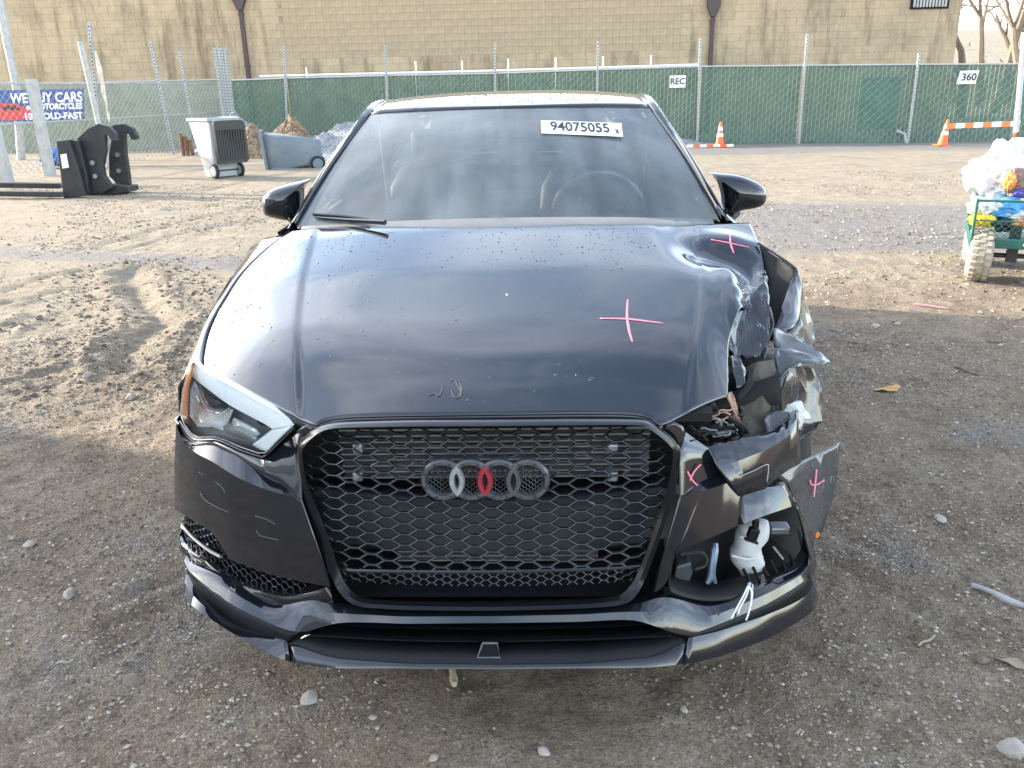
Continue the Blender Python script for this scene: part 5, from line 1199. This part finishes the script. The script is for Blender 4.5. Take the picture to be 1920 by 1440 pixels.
beltz = lambda y: float(np.interp(y, [.45, .8, 1.3, 2.2, 3.2, 4.0, 4.45], [.75, .87, .955, .985, 1.01, 1.03, 1.02]))
beltx = lambda y: float(np.interp(y, [.45, .8, 1.3, 2.2, 3.2, 4.0, 4.45], [.775, .81, .80, .80, .79, .76, .70]))
def side_grid(y0, y1, s, ztop=None, drop=0.0):
    ny = max(3, int((y1-y0)/.024)); nz = 30; V = []
    for i in range(ny+1):
        y = y0+(y1-y0)*i/ny; W = bw(y); zt_, xt = beltz(y)-drop, (beltx(y) if not drop else W)
        for j in range(nz+1):
            t = j/nz; z = .20+(zt_-.20)*t
            x = W-.035*max(0, (.45-z)/.25)**1.5-.012*math.exp(-((z-.55)/.06)**2)+.006*math.exp(-((z-.70)/.03)**2)
            e = np.clip((z-(zt_-.17))/.17, 0, 1); x = x*(1-e**2.4)+xt*e**2.4
            V.append([s*x, y, z])
    V = np.array(V); F = grid_faces(ny+1, nz+1); keep = []
    for cyy in (.89, 3.52):
        d = np.hypot(V[:, 1]-cyy, V[:, 2]-.32); near = (d > .325) & (d < .372); V[near, 1] = cyy+(V[near, 1]-cyy)*.37/d[near]; V[near, 2] = .32+(V[near, 2]-.32)*.37/d[near]
    for f in F:
        c = V[list(f)].mean(0)
        if min(math.hypot(c[1]-.89, c[2]-.32), math.hypot(c[1]-3.52, c[2]-.32)) > .366: keep.append(f)
    return V, keep
for s in (-1, 1):
    for nm, y0, y1 in (('front_fender', .605, 1.30), ('front_door', 1.306, 2.32), ('rear_door', 2.326, 3.12), ('rear_quarter', 3.126, 4.44)):
        if s > 0 and nm == 'front_fender': continue
        V, F = side_grid(y0, y1, s, drop=.15 if nm == 'front_fender' else 0.0); prt = mk(nm, V, F, paint, car, True, 35, solid=.004, off=-1 if s > 0 else -1)
        if 'door' in nm:
            m = MB(); c = (s*(bw(y1)+.012), y1-.18, .82); m.tube([(c[0]-s*.02, c[1]-.09, c[2]), (c[0]+s*.012, c[1]-.07, c[2]), (c[0]+s*.012, c[1]+.07, c[2]), (c[0]-s*.02, c[1]+.09, c[2])], .011, 8); m.build('door_handle', paint, prt, True)
    # shoulder strip between belt and glass
    ys_ = np.linspace(1.3, 4.0, 30)
    # pillar, cant rail and side glass
    low = [np.array([s*.735, 1.345, .985]), np.array([s*.575, 2.02, 1.345])]
    def rail(y):
        if y < 2.02: t = (y-1.345)/.675; a = ws(s*1.0, t, .002); return a
        return roof_p(s*1.0, (y-2.0)/1.55)
    yv = np.r_[np.linspace(1.345, 2.02, 14), np.linspace(2.1, 3.5, 16)]
    def ol(y):
        a = rail(y); t = np.clip((y-1.345)/.675, 0, 1); return [a, a+np.array([s*.010, .004, .012*(1-t)+.006]), a+np.array([s*.026, .02*(1-t), .004+.002*t]), a+np.array([s*.040, .045*(1-t), -.018]), a+np.array([s*.043, .055*(1-t), -.040]), a+np.array([s*.030, .05*(1-t), -.06])]
    L6 = list(zip(*[ol(y) for y in yv])); loft('pillar', [list(q) for q in L6], gloss_plastic if True else paint, car, .003, 50)
    st1 = [ol(y)[3]+np.array([s*.002, 0, .002]) for y in yv]; m = MB(); m.tube(st1, .005, 6); m.build('pillar_trim', paint, car, True)
    yg = np.linspace(1.42, 3.45, 22); top = [ol(y)[5] for y in yg]; bot = [np.array([s*(beltx(y)-.004), y, beltz(y)+.002]) for y in yg]
    loft('side_window', [bot, [(a+b_)/2+np.array([s*.02, 0, 0]) for a, b_ in zip(bot, top)], top], side_glass, car, 0)
    m = MB(); m.tube([np.array([s*(beltx(y)+.0), y, beltz(y)+.004]) for y in np.linspace(1.36, 3.6, 20)], .008, 6); m.build('window_trim', gloss_plastic, car, True)
    loft('rear_pillar', [[np.array([s*.50, 3.52, 1.29]), np.array([s*.56, 3.75, 1.17]), np.array([s*.60, 4.0, 1.04])], [np.array([s*.56, 3.40, 1.28]), np.array([s*.66, 3.6, 1.14]), np.array([s*.74, 3.95, 1.035])], [np.array([s*.60, 3.3, 1.28]), np.array([s*.72, 3.42, 1.12]), np.array([s*.785, 3.5, 1.02])]], paint, car, .004)
    # wheels
    for yc in (.89, 3.52):
        if s > 0 and yc < 1: yc = .90
        wc = (s*.775, yc, .315); m = MB(); wh = tyre(wc, .315, .225, car, rubber, gunmetal)
        for k in range(5):
            a = 2*PI*k/5; m = MB(); m.box(Vector(wc)+Vector((s*.075, .11*math.cos(a), .11*math.sin(a))), (.03, .16, .045), Matrix.Rotation(a, 3, 'X')); m.build('spoke', gunmetal, wh)
m = MB(); m.box((0, .89, .34), (1.2, .6, .3)); m.build('subframe', black_void, car)

# left fender top strip, between bonnet gap and flank
fl = [HG[j, 0] for j in range(0, NV, 2)]
def fsec(p):
    y = float(p[1]); zt_ = beltz(y); W = bw(y); q = [p+np.array([-.007, 0, -.004]), p+np.array([-.020, .0, -.010])]; xo = -max(abs(p[0])+.045, W-.012)
    q.append(np.array([(q[1][0]+xo)/2-.006, y+.01, p[2]-.022])); q.append(np.array([xo, y+.02, p[2]-.055])); q.append(np.array([-(W), y+.03, p[2]-.12])); q.append(np.array([-(W+.003), y+.03, p[2]-.20])); return q
loft('fender_top', [list(q) for q in zip(*[fsec(p) for p in fl])], paint, car, .004, 45)
gl_ = MB(); gl_.tube([p+np.array([-.0035, 0, -.010]) for p in fl], .004, 6); gl_.build('bonnet_gap_seal', rubber, car, True)

# mirrors
def pod(name, outline, y, depth, mat, parent):
    P = [aty(a, b_, y) for a, b_ in dens(outline+outline[:1], 3)[:-1]]; c = sum(P)/len(P); n6 = len(P); V = []; R_ = [(1.0, 0.0), (.97, -.35), (.86, -.68), (.62, -.90), (.3, -1.0)]
    V += [c+(p-c)*.93+np.array([0, depth*.45, 0]) for p in P]
    for f, d in R_: V += [c+(p-c)*f+np.array([0, d*depth, 0]) for p in P]
    V.append(c+np.array([0, -depth*1.02, 0])); V.append(c+np.array([0, depth*.40, 0])); k6 = len(R_)
    F = [(i*n6+k, i*n6+(k+1) % n6, (i+1)*n6+(k+1) % n6, (i+1)*n6+k) for i in range(k6) for k in range(n6)]+[(k6*n6+k, k6*n6+(k+1) % n6, len(V)-2) for k in range(n6)]+[(k, (k+1) % n6, len(V)-1) for k in range(n6)]
    return mk(name, V, F, mat, parent, True, 60)
mL = pod('door_mirror', [(496, 366), (512, 353), (540, 344), (566, 338), (584, 335), (574, 346), (568, 356), (567, 380), (562, 400), (548, 413), (520, 409), (500, 402), (495, 386)], 1.66, .085, paint, car)
m = MB(); m.tube([aty(552, 405, 1.66), aty(566, 412, 1.62), aty(578, 420, 1.55)], [.035, .03, .03], 8); m.build('mirror_stalk', gloss_plastic, mL, True)
mR = pod('door_mirror', [(1325, 321), (1345, 323), (1382, 327), (1412, 337), (1431, 350), (1436, 364), (1431, 382), (1412, 390), (1388, 394), (1366, 402), (1355, 392), (1353, 368), (1347, 346), (1337, 331)], 1.66, .085, paint, car)
m = MB(); m.tube([aty(1372, 396, 1.66), aty(1362, 408, 1.60), aty(1352, 416, 1.52)], [.035, .03, .03], 8); m.build('mirror_stalk', gloss_plastic, mR, True)
surf_r = MB(); surf_r.tube([aty(a, b_, 1.60) for a, b_ in ((1368, 384), (1385, 378), (1410, 374), (1430, 374))], .004, 6); surf_r.build('mirror_trim', gloss_plastic, mR, True)

# ---- interior
dsh = [[np.array([x, y, z-.02*(x/.7)**2]) for x in np.linspace(-.68, .68, 14)] for (y, z) in ((1.34, .975), (1.5, .985), (1.70, .965), (1.80, .93), (1.84, .78), (1.80, .6))]
loft('dashboard', dsh, trim_m, car, .01)
m = MB(); m.box((0, 1.83, 1.0), (.20, .012, .085)); m.build('dash_screen', gloss_plastic, car, bevel=.005)
sw = MB(); SWc = Vector((.36, 1.93, .93)); Mx = Matrix.Rotation(R(-68), 3, 'X'); ps = [SWc+Mx @ Vector((.182*math.cos(2*PI*k/28), .182*math.sin(2*PI*k/28), 0)) for k in range(29)]; sw.tube(ps, .015, 8, False); swo = sw.build('steering_wheel', grey_metal, car, True)
m = MB(); m.box(SWc, (.34, .05, .03), Mx); m.box(SWc+Mx @ Vector((0, -.02, -.02)), (.16, .14, .05), Mx); m.build('airbag_hub', seat_m, swo, bevel=.01)
for s in (-1, 1):
    x = s*.365
    sb = [[np.array([x+w_*math.cos(a), y+.07*math.sin(a)-(.02 if abs(math.cos(a)) > .8 else 0), z]) for a in np.linspace(0, 2*PI, 15)[:-1]] for (z, y, w_) in ((.42, 2.35, .24), (.6, 2.40, .255), (.8, 2.46, .25), (.98, 2.52, .235), (1.08, 2.55, .18), (1.11, 2.56, .10))]
    V = [p for r in sb for p in r]; n7 = 14; F = [(i*n7+k, i*n7+(k+1) % n7, (i+1)*n7+(k+1) % n7, (i+1)*n7+k) for i in range(5) for k in range(n7)]+[tuple(5*n7+k for k in range(n7))]
    seat = mk('seat', V, F, seat_m, car, True, 60)
    m = MB(); m.box((x, 2.565, 1.175), (.25, .09, .155)); hr_ = m.build('headrest', seat_m, seat, True, bevel=.03)
    m = MB(); m.box((x, 2.15, .52), (.48, .5, .14)); m.build('seat_cushion', seat_m, seat, True, bevel=.04)
    m = MB(); m.tube([(s*.62, 2.50, 1.28), (s*.60, 2.46, 1.0), (s*.58, 2.44, .6)], .012, 6); m.build('seat_belt', trim_m, seat, True)
m = MB(); m.box((0, 3.25, .78), (1.3, .16, .5)); m.build('rear_bench', seat_m, car, True, bevel=.05)
for x in (-.38, 0, .38):
    m = MB(); m.box((x, 3.28, 1.10), (.24, .09, .14)); m.build('rear_headrest', seat_m, car, True, bevel=.03)
m = MB(); m.box((0, 3.75, 1.0), (1.2, .5, .03)); m.build('parcel_shelf', trim_m, car)
m = MB(); m.box((0, 1.98, 1.262), (.225, .035, .065)); mir = m.build('rear_view_mirror', gloss_plastic, car, True, bevel=.015)
m = MB(); m.lathe([(.012, 0), (.05, .0), (.045, -.05), (.02, -.075)], 16, None, (-.012, 1.90, 1.325)); m.build('sensor_pod', dark_plastic, mir, True)
m = MB(); m.box((0, 2.6, .45), (1.4, 2.2, .03)); m.build('cabin_floor', seat_m, car)

# ================================================================== the crushed corner
def sheet(name, pts, mat, amp=.006, cuts=3, sc=14.0, solid=.0025, parent=None, seed=0, fn=None, mode='dy', sharp=28):
    """torn panel: outline of (px, py, depth) filled, subdivided and crumpled; depth is dy behind the nose ('dy') or the y itself ('y')"""
    P = [Vector(S(a, b_, d)) if mode == 'dy' else Vector(aty(a, b_, d)) if mode == 'y' else Vector(H(a, b_, d)) for a, b_, d in pts]
    bm = bmesh.new(); vs = [bm.verts.new(p) for p in P]; bm.faces.new(vs); bmesh.ops.triangulate(bm, faces=bm.faces, quad_method='BEAUTY', ngon_method='EAR_CLIP')
    bmesh.ops.subdivide_edges(bm, edges=bm.edges, cuts=cuts, use_grid_fill=True, use_single_edge=True); bm.normal_update()
    nr_ = {v: v.normal.copy() for v in bm.verts}
    for v in bm.verts:
        q = v.co*sc+Vector((seed*7.3, 0, seed)); v.co += nr_[v]*amp*(mnoise.noise(q)+.5*abs(mnoise.noise(q*2.3))+.3*mnoise.noise(q*4.7))
        if v.is_boundary: v.co += Vector((mnoise.noise(q*3), mnoise.noise(q*3+Vector((5, 5, 5))), mnoise.noise(q*3+Vector((9, 1, 4)))))*amp*.5
    bmesh.ops.recalc_face_normals(bm, faces=bm.faces); o = mkbm(name, bm, mat, parent or car, True, sharp)
    md = o.modifiers.new('thickness', 'SOLIDIFY'); md.thickness = solid; return o
def z3(pts, d): return [(a, b_, d) for a, b_ in pts]
cb = bpy.data.objects
MX = np.array([-1, 1, 1]); NC_ = 26
def cut(r, k0): return list(resample([p*MX+np.array([-.012, 0, 0]) for p in r[k0:]], NC_))
jag = lambda L_, sd: [p+np.array([.004*mnoise.noise(Vector((sd, q*1.7, 0)))*(q < 2), 0, 0]) for q, p in enumerate(L_)]
low = list(resample([S(a, b_, d) for a, b_, d in ((1389, 983, -.022), (1352, 1000, -.018), (1315, 1015, -.014), (1268, 1036, -.006), (1252, 1088, .0), (1238, 1106, .002), (1222, 1112, .004))], NC_))
mA, mB, mC = cut(rA, 33), cut(rB, 29), cut(rC, 25)
mM = [a*.5+b_*.5+np.array([0, -.004, 0]) for a, b_ in zip(mC, low)]
rb1 = loft('bumper_corner', [mA, [a*.5+b_*.5 for a, b_ in zip(mA, mB)], mB, mC, mM, low, [p+(0, .04, .004) for p in low]], paint, car, .004, 22)
rb1['label'] = 'bumper corner piece with a pink cross beside the grille'
fill('bumper_wedge', [(1243, 801), (1264, 790), (1280, 799), (1286, 812), (1277, 840), (1268, 822), (1256, 808)], paint, car, dy=.016)
fT = SL([(1324, 838), (1362, 829), (1400, 821), (1445, 811), (1478, 790), (1496, 768)], [.030, .032, .035, .035, .04, .05], 5)
fM = SL([(1345, 876), (1375, 868), (1400, 858), (1445, 839), (1475, 820), (1497, 803)], [-.004, -.008, -.008, -.004, .004, .016], 5)
fL = SL([(1386, 931), (1402, 926), (1420, 920), (1442, 910), (1462, 892), (1502, 868)], [-.016, -.016, -.014, -.010, -.002, .012], 5)
def crk(r, amp, sd): return [p+np.array([0, mnoise.noise(Vector((q*.35, sd, 1)))*amp, mnoise.noise(Vector((q*.6, sd, 5)))*amp]) for q, p in enumerate(r)]
tf = loft('torn_fascia', [crk([p+(0, .03, -.004) for p in fT], .004, 1), crk(fT, .005, 1), [a*.5+b_*.5+np.array([0, -.002, .004]) for a, b_ in zip(fT, fM)], crk(fM, .002, 2), [a*.5+b_*.5+np.array([0, -.004, 0]) for a, b_ in zip(fM, fL)], crk(fL, .003, 3)], paint, car, .004, 24)
lT = SL([(1386, 932), (1430, 918), (1474, 910)], [.0, .004, .012], 6); lB = SL([(1389, 984), (1442, 964), (1493, 947)], [-.026, -.026, -.012], 6)
loft('torn_fascia', [[p+(0, .02, 0) for p in lT], lT, [a*.5+b_*.5+np.array([0, -.002, .003]) for a, b_ in zip(lT, lB)], lB, [p+(0, .03, .002) for p in lB]], paint, car, .004, 24)
flap = sheet('side_flap', [(1446, 886, .30), (1500, 866, .36), (1540, 848, .42), (1576, 829, .47), (1572, 882, .47), (1560, 948, .46), (1536, 1012, .44), (1522, 1012, .40), (1508, 970, .36), (1492, 942, .33), (1476, 908, .31)], dusty, .003, 4, 9, mode='y'); flap['label'] = 'scuffed grey bumper flap bent outwards'
sheet('bumper_side', [(1492, 945, -.02), (1508, 970, .0), (1524, 1012, .02), (1531, 1060, .03), (1531, 1118, .02), (1516, 1084, -.01), (1518, 1040, .0), (1508, 998, -.015)], paint, .001, 3, 8)
def yfn(y): return lambda a, b_, d: aty(a, b_, y+d)
surf_ribbon('marker_stroke', [(1289, 884), (1296, 897), (1302, 905), (1310, 912)], 2.8, .011, pink, rb1); surf_ribbon('marker_stroke', [(1314, 871), (1302, 884), (1294, 900), (1290, 918)], 2.8, .0108, pink, rb1)
flapf = lambda a, b_, d: aty(a, b_, float(np.interp(a, [1446, 1500, 1540, 1576], [.30, .36, .42, .47]))+d)
surf_ribbon('marker_stroke', [(1519, 900), (1521, 908), (1531, 909), (1546, 900)], 2.4, -.012, pink, flap, flapf); surf_ribbon('marker_stroke', [(1531, 880), (1529, 905), (1526, 932)], 2.6, -.012, pink, flap, flapf)
surf_ribbon('cover_edge', [(1391, 892), (1415, 882), (1438, 871), (1441, 880), (1438, 905)], 1.6, -.020, grey_metal, tf)
m = MB(); c = flapf(1532, 1003, -.02); m.lathe([(.0015, -.002), (.009, -.002), (.009, .002), (.0015, .002)], 14, Matrix.Rotation(PI/2, 3, 'X') @ Matrix.Rotation(.6, 3, 'Y'), tuple(c)); m.build('side_marker', amber, flap, True)
# torn intake: rim, ribs, reservoir, struts
rimp = [(1258, 1042), (1252, 1092), (1270, 1108), (1330, 1119), (1400, 1109), (1495, 1083), (1514, 1060), (1517, 1020), (1508, 984)]
rm = [S(a, b_, .02) for a, b_ in dens(rimp, 4)]; loft('intake_rim', [[p+(0, -.012, -.006) for p in rm], rm, [p+(0, .05, .008) for p in rm]], dark_plastic, car, .004)
for k in range(9):
    a = 1355+k*17; y_ = 1082+(9-k)*.6-k*3.4+14*(k < 3); p0, p1 = S(a, y_+22-k*1.5, .035), S(a-12, y_-4-k*1.5, .075); m = MB(); m.tube([p0, p1], .004, 6); m.build('duct_rib', dark_plastic, car, True)
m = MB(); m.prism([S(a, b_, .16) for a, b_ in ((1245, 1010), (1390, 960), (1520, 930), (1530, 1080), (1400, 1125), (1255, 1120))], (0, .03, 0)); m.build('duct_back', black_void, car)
res = [(1386, 985), (1402, 978), (1420, 974), (1440, 976), (1441, 1000), (1431, 1008), (1426, 1022), (1429, 1040), (1433, 1055), (1425, 1070), (1410, 1084), (1392, 1082), (1382, 1066), (1370, 1050), (1368, 1035), (1376, 1022), (1379, 1003)]
rs = pod('washer_reservoir', res, S(1405, 1030, .10)[1], .032, reservoir_m, car)
for q in ([(1386, 1006), (1412, 1012), (1428, 1008)], [(1372, 1042), (1400, 1048), (1430, 1044)]):
    m = MB(); m.tube([S(a, b_, .066) for a, b_ in dens(q, 3)], .0028, 6); m.build('mould_seam', reservoir_m, rs, True)
m = MB(); c = S(1412, 1000, .03); m.box(c, (.024, .02, .030), Matrix.Rotation(.25, 3, 'Y')); m.box(c+np.array([.004, 0, .028]), (.014, .018, .024)); m.box(c+np.array([-.004, -.004, -.018]), (.036, .014, .006), Matrix.Rotation(.35, 3, 'Y')); m.build('pump_connector', dark_plastic, rs, bevel=.003)
m = MB(); m.tube([S(1342, 1018, .06), S(1340, 1032, .055), S(1336, 1060, .05), S(1334, 1080, .05), S(1326, 1094, .05)], [.006, .010, .009, .010, .006], 8); m.tube([S(1335, 1075, .05), S(1341, 1093, .05)], [.008, .005], 8); m.build('bent_strut', simple('blue_grey_steel', (.16, .21, .28), .4, metal=.5, var=.3, vscale=40), car, True)
m = MB(); m.prism([S(a, b_, .06) for a, b_ in ((1268, 1062), (1296, 1054), (1300, 1075), (1292, 1098), (1262, 1096))], (0, .05, 0)); m.build('air_guide', cooler_m, car, bevel=.006)
m = MB(); m.tube([S(a, b_, .05) for a, b_ in dens([(1275, 1040), (1310, 1035), (1325, 1045), (1322, 1060), (1302, 1068)], 4)], .004, 6); m.build('loose_hose', rubber, car, True)
m = MB(); m.tube([S(1450, 1025, .06), S(1468, 1048, .05)], .003, 6); m.build('loose_rod', silver_m, car, True)
m = MB(); m.box(S(1460, 990, .12), (.05, .04, .02)); m.build('air_guide', grey_metal, car, bevel=.004)
for q in ([(1405, 1093), (1395, 1115), (1384, 1135), (1371, 1160)], [(1407, 1093), (1399, 1118), (1388, 1138), (1384, 1150)], [(1411, 1096), (1410, 1120), (1405, 1145), (1399, 1163)], [(1403, 1094), (1409, 1110), (1408, 1135)]):
    m = MB(); m.tube([S(a, b_, -.05 if i else -.0) for i, (a, b_) in enumerate(dens(q, 3))], .0021, 5); m.build('tie_strand', white_plastic, car, True)
# empty lamp bay
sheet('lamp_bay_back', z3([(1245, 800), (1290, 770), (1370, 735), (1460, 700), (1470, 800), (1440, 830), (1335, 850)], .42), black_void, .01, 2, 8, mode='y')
sheet('inner_panel', z3([(1298, 762), (1340, 750), (1348, 772), (1345, 790), (1318, 792), (1302, 782)], .26), dark_plastic, .006, 3, 20, mode='y')
for q, r_, mt in (([(1300, 812), (1318, 806), (1330, 810), (1345, 815)], .005, rubber), ([(1335, 814), (1350, 811), (1366, 809), (1366, 815), (1336, 818)], .0035, silver_m), ([(1342, 792), (1350, 788), (1352, 800)], .005, grey_metal), ([(1310, 822), (1325, 812), (1340, 800), (1370, 805)], .006, rubber), ([(1285, 790), (1300, 806), (1325, 828)], .006, dark_plastic), ([(1352, 770), (1370, 785), (1395, 800)], .008, dark_plastic)):
    m = MB(); m.tube([aty(a, b_, .25) for a, b_ in dens(q, 3)], r_, 6); m.build('lamp_bay_pipe', mt, car, True)
g = random.Random(31)
for k in range(16):                                                   # snapped clips and lamp splinters lying in the bay
    cx_, cy_, yy_ = g.uniform(1296, 1395), g.uniform(768, 822), g.uniform(.22, .32); n8 = g.randint(4, 6); r8 = g.uniform(5, 13)
    sheet('broken_clip', [(cx_+r8*g.uniform(.5, 1.2)*math.cos(2*PI*q/n8), cy_+.7*r8*g.uniform(.4, 1.2)*math.sin(2*PI*q/n8), yy_+g.uniform(-.02, .02)) for q in range(n8)], g.choice((dark_plastic, gloss_plastic, dark_plastic, grey_metal, cooler_m)), .002, 1, 30, .003, mode='y', seed=k)
for k in range(7):
    x_, y_ = g.uniform(1290, 1360), g.uniform(775, 820); q = [(x_, y_)]
    for _ in range(4): q.append((q[-1][0]+g.uniform(4, 16), q[-1][1]+g.uniform(-10, 9)))
    m = MB(); m.tube([aty(a, b_, .235) for a, b_ in dens(q, 4)], .0017, 5); m.build('loose_wire', g.choice((rubber, dark_plastic, copper, silver_m)), car, True)
sheet('wheel_liner', [(1396, 690, .50), (1420, 678, .47), (1452, 672, .50), (1460, 720, .47), (1452, 772, .42), (1436, 800, .38), (1442, 816, .34), (1412, 822, .32), (1392, 800, .36), (1388, 765, .42), (1406, 715, .46)], tan_liner, .010, 4, 7, mode='y')
sheet('liner_edge', [(1404, 690, .40), (1412, 705, .38), (1412, 722, .36), (1398, 740, .34), (1382, 752, .33), (1378, 745, .34), (1394, 730, .36), (1402, 712, .38)], dark_plastic, .002, 3, 12, mode='y')
sheet('bare_bracket', [(1361, 737, .31), (1374, 733, .32), (1382, 765, .29), (1390, 795, .26), (1378, 790, .27), (1370, 762, .29)], copper, .004, 3, 20, mode='y')
sheet('torn_strip', [(1372, 668, .42), (1386, 664, .44), (1398, 690, .42), (1398, 718, .38), (1382, 728, .37), (1375, 700, .40)], scraped, .008, 4, 22, mode='y')
yq = float(H(1410, 556)[1]); bc_ = sheet('bonnet_corner', [(1360, 606, yq-.13), (1374, 585, yq-.10), (1388, 566, yq-.04), (1410, 549, yq+.0), (1436, 520, yq+.05), (1442, 545, yq+.02), (1443, 572, yq-.04), (1449, 604, yq-.09), (1440, 640, yq-.12), (1433, 673, yq-.18), (1424, 664, yq-.15), (1414, 668, yq-.18), (1402, 672, yq-.16), (1392, 662, yq-.19), (1380, 672, yq-.17), (1372, 655, yq-.19), (1366, 630, yq-.16)], scraped, .008, 6, 8, mode='y', seed=3)
bc_['label'] = 'torn and scraped right corner of the bonnet'
# crumpled fender pieces
sheet('fender_gap_shade', [(1419, 455, 1.12), (1452, 478, 1.05), (1492, 503, .95), (1490, 530, .92), (1472, 590, .80), (1450, 640, .72), (1442, 600, .80), (1438, 520, .98)], black_void, .006, 3, 8, mode='y')  # black sheet stands for the shaded gap behind the fender
m = MB(); m.tube([aty(a, b_, d) for a, b_, d in ((1421, 456, 1.10), (1450, 474, 1.04), (1480, 494, .96), (1493, 504, .93), (1490, 520, .92))], .004, 6); m.build('fender_edge', gloss_plastic, car, True)
ff = sheet('crumpled_fender', [(1494, 506, .93), (1500, 535, .92), (1503, 570, .88), (1500, 600, .80), (1478, 622, .74), (1450, 618, .72), (1462, 592, .76), (1476, 550, .86), (1486, 520, .91)], paint, .012, 4, 9, mode='y'); ff['label'] = 'crumpled piece of the front fender'
sheet('crumpled_fender', [(1494, 508, .935), (1508, 560, .93), (1524, 615, .90), (1532, 652, .86), (1510, 640, .80), (1480, 623, .76), (1500, 600, .81), (1503, 570, .89)], dusty, .010, 4, 11, mode='y')
sheet('fender_flap', [(1448, 617, .66), (1480, 622, .68), (1515, 640, .66), (1557, 675, .60), (1550, 681, .585), (1525, 682, .57), (1500, 679, .57), (1480, 690, .55), (1464, 706, .54), (1456, 690, .57), (1450, 650, .62)], dusty, .014, 4, 10, mode='y', seed=2)
sheet('crumpled_fender', [(1466, 704, .46), (1482, 690, .48), (1510, 684, .52), (1530, 690, .55), (1540, 735, .55), (1538, 788, .53), (1520, 812, .50), (1496, 830, .46), (1470, 815, .42), (1440, 806, .38), (1432, 786, .39), (1450, 768, .42), (1458, 730, .44)], scraped, .016, 5, 10, mode='y', seed=4)
sheet('crumpled_fender', [(1432, 784, .365), (1450, 766, .40), (1475, 770, .40), (1480, 790, .37), (1462, 812, .34), (1442, 814, .335)], dusty, .010, 4, 16, mode='y', seed=6)
c = aty(1492, 776, .40); blob('filler_chunk', tuple(c), (.030, .02, .030), foam, None, None, 4, 3, .6, parent=car)
cf = bpy.data.objects['filler_chunk']; cf.matrix_parent_inverse = WM[car.name].inverted()
# folded-back flank behind the crush
V, F = side_grid(.98, 1.30, 1); V = np.array(V); tt = np.clip((1.18-V[:, 1])/.2, 0, 1)*np.clip((V[:, 2]-.4)/.3, 0, 1); V[:, 0] -= .05*tt; V[:, 2] -= .03*tt
mk('front_fender', V, F, paint, car, True, 35, solid=.004)
bpy.context.view_layer.update()
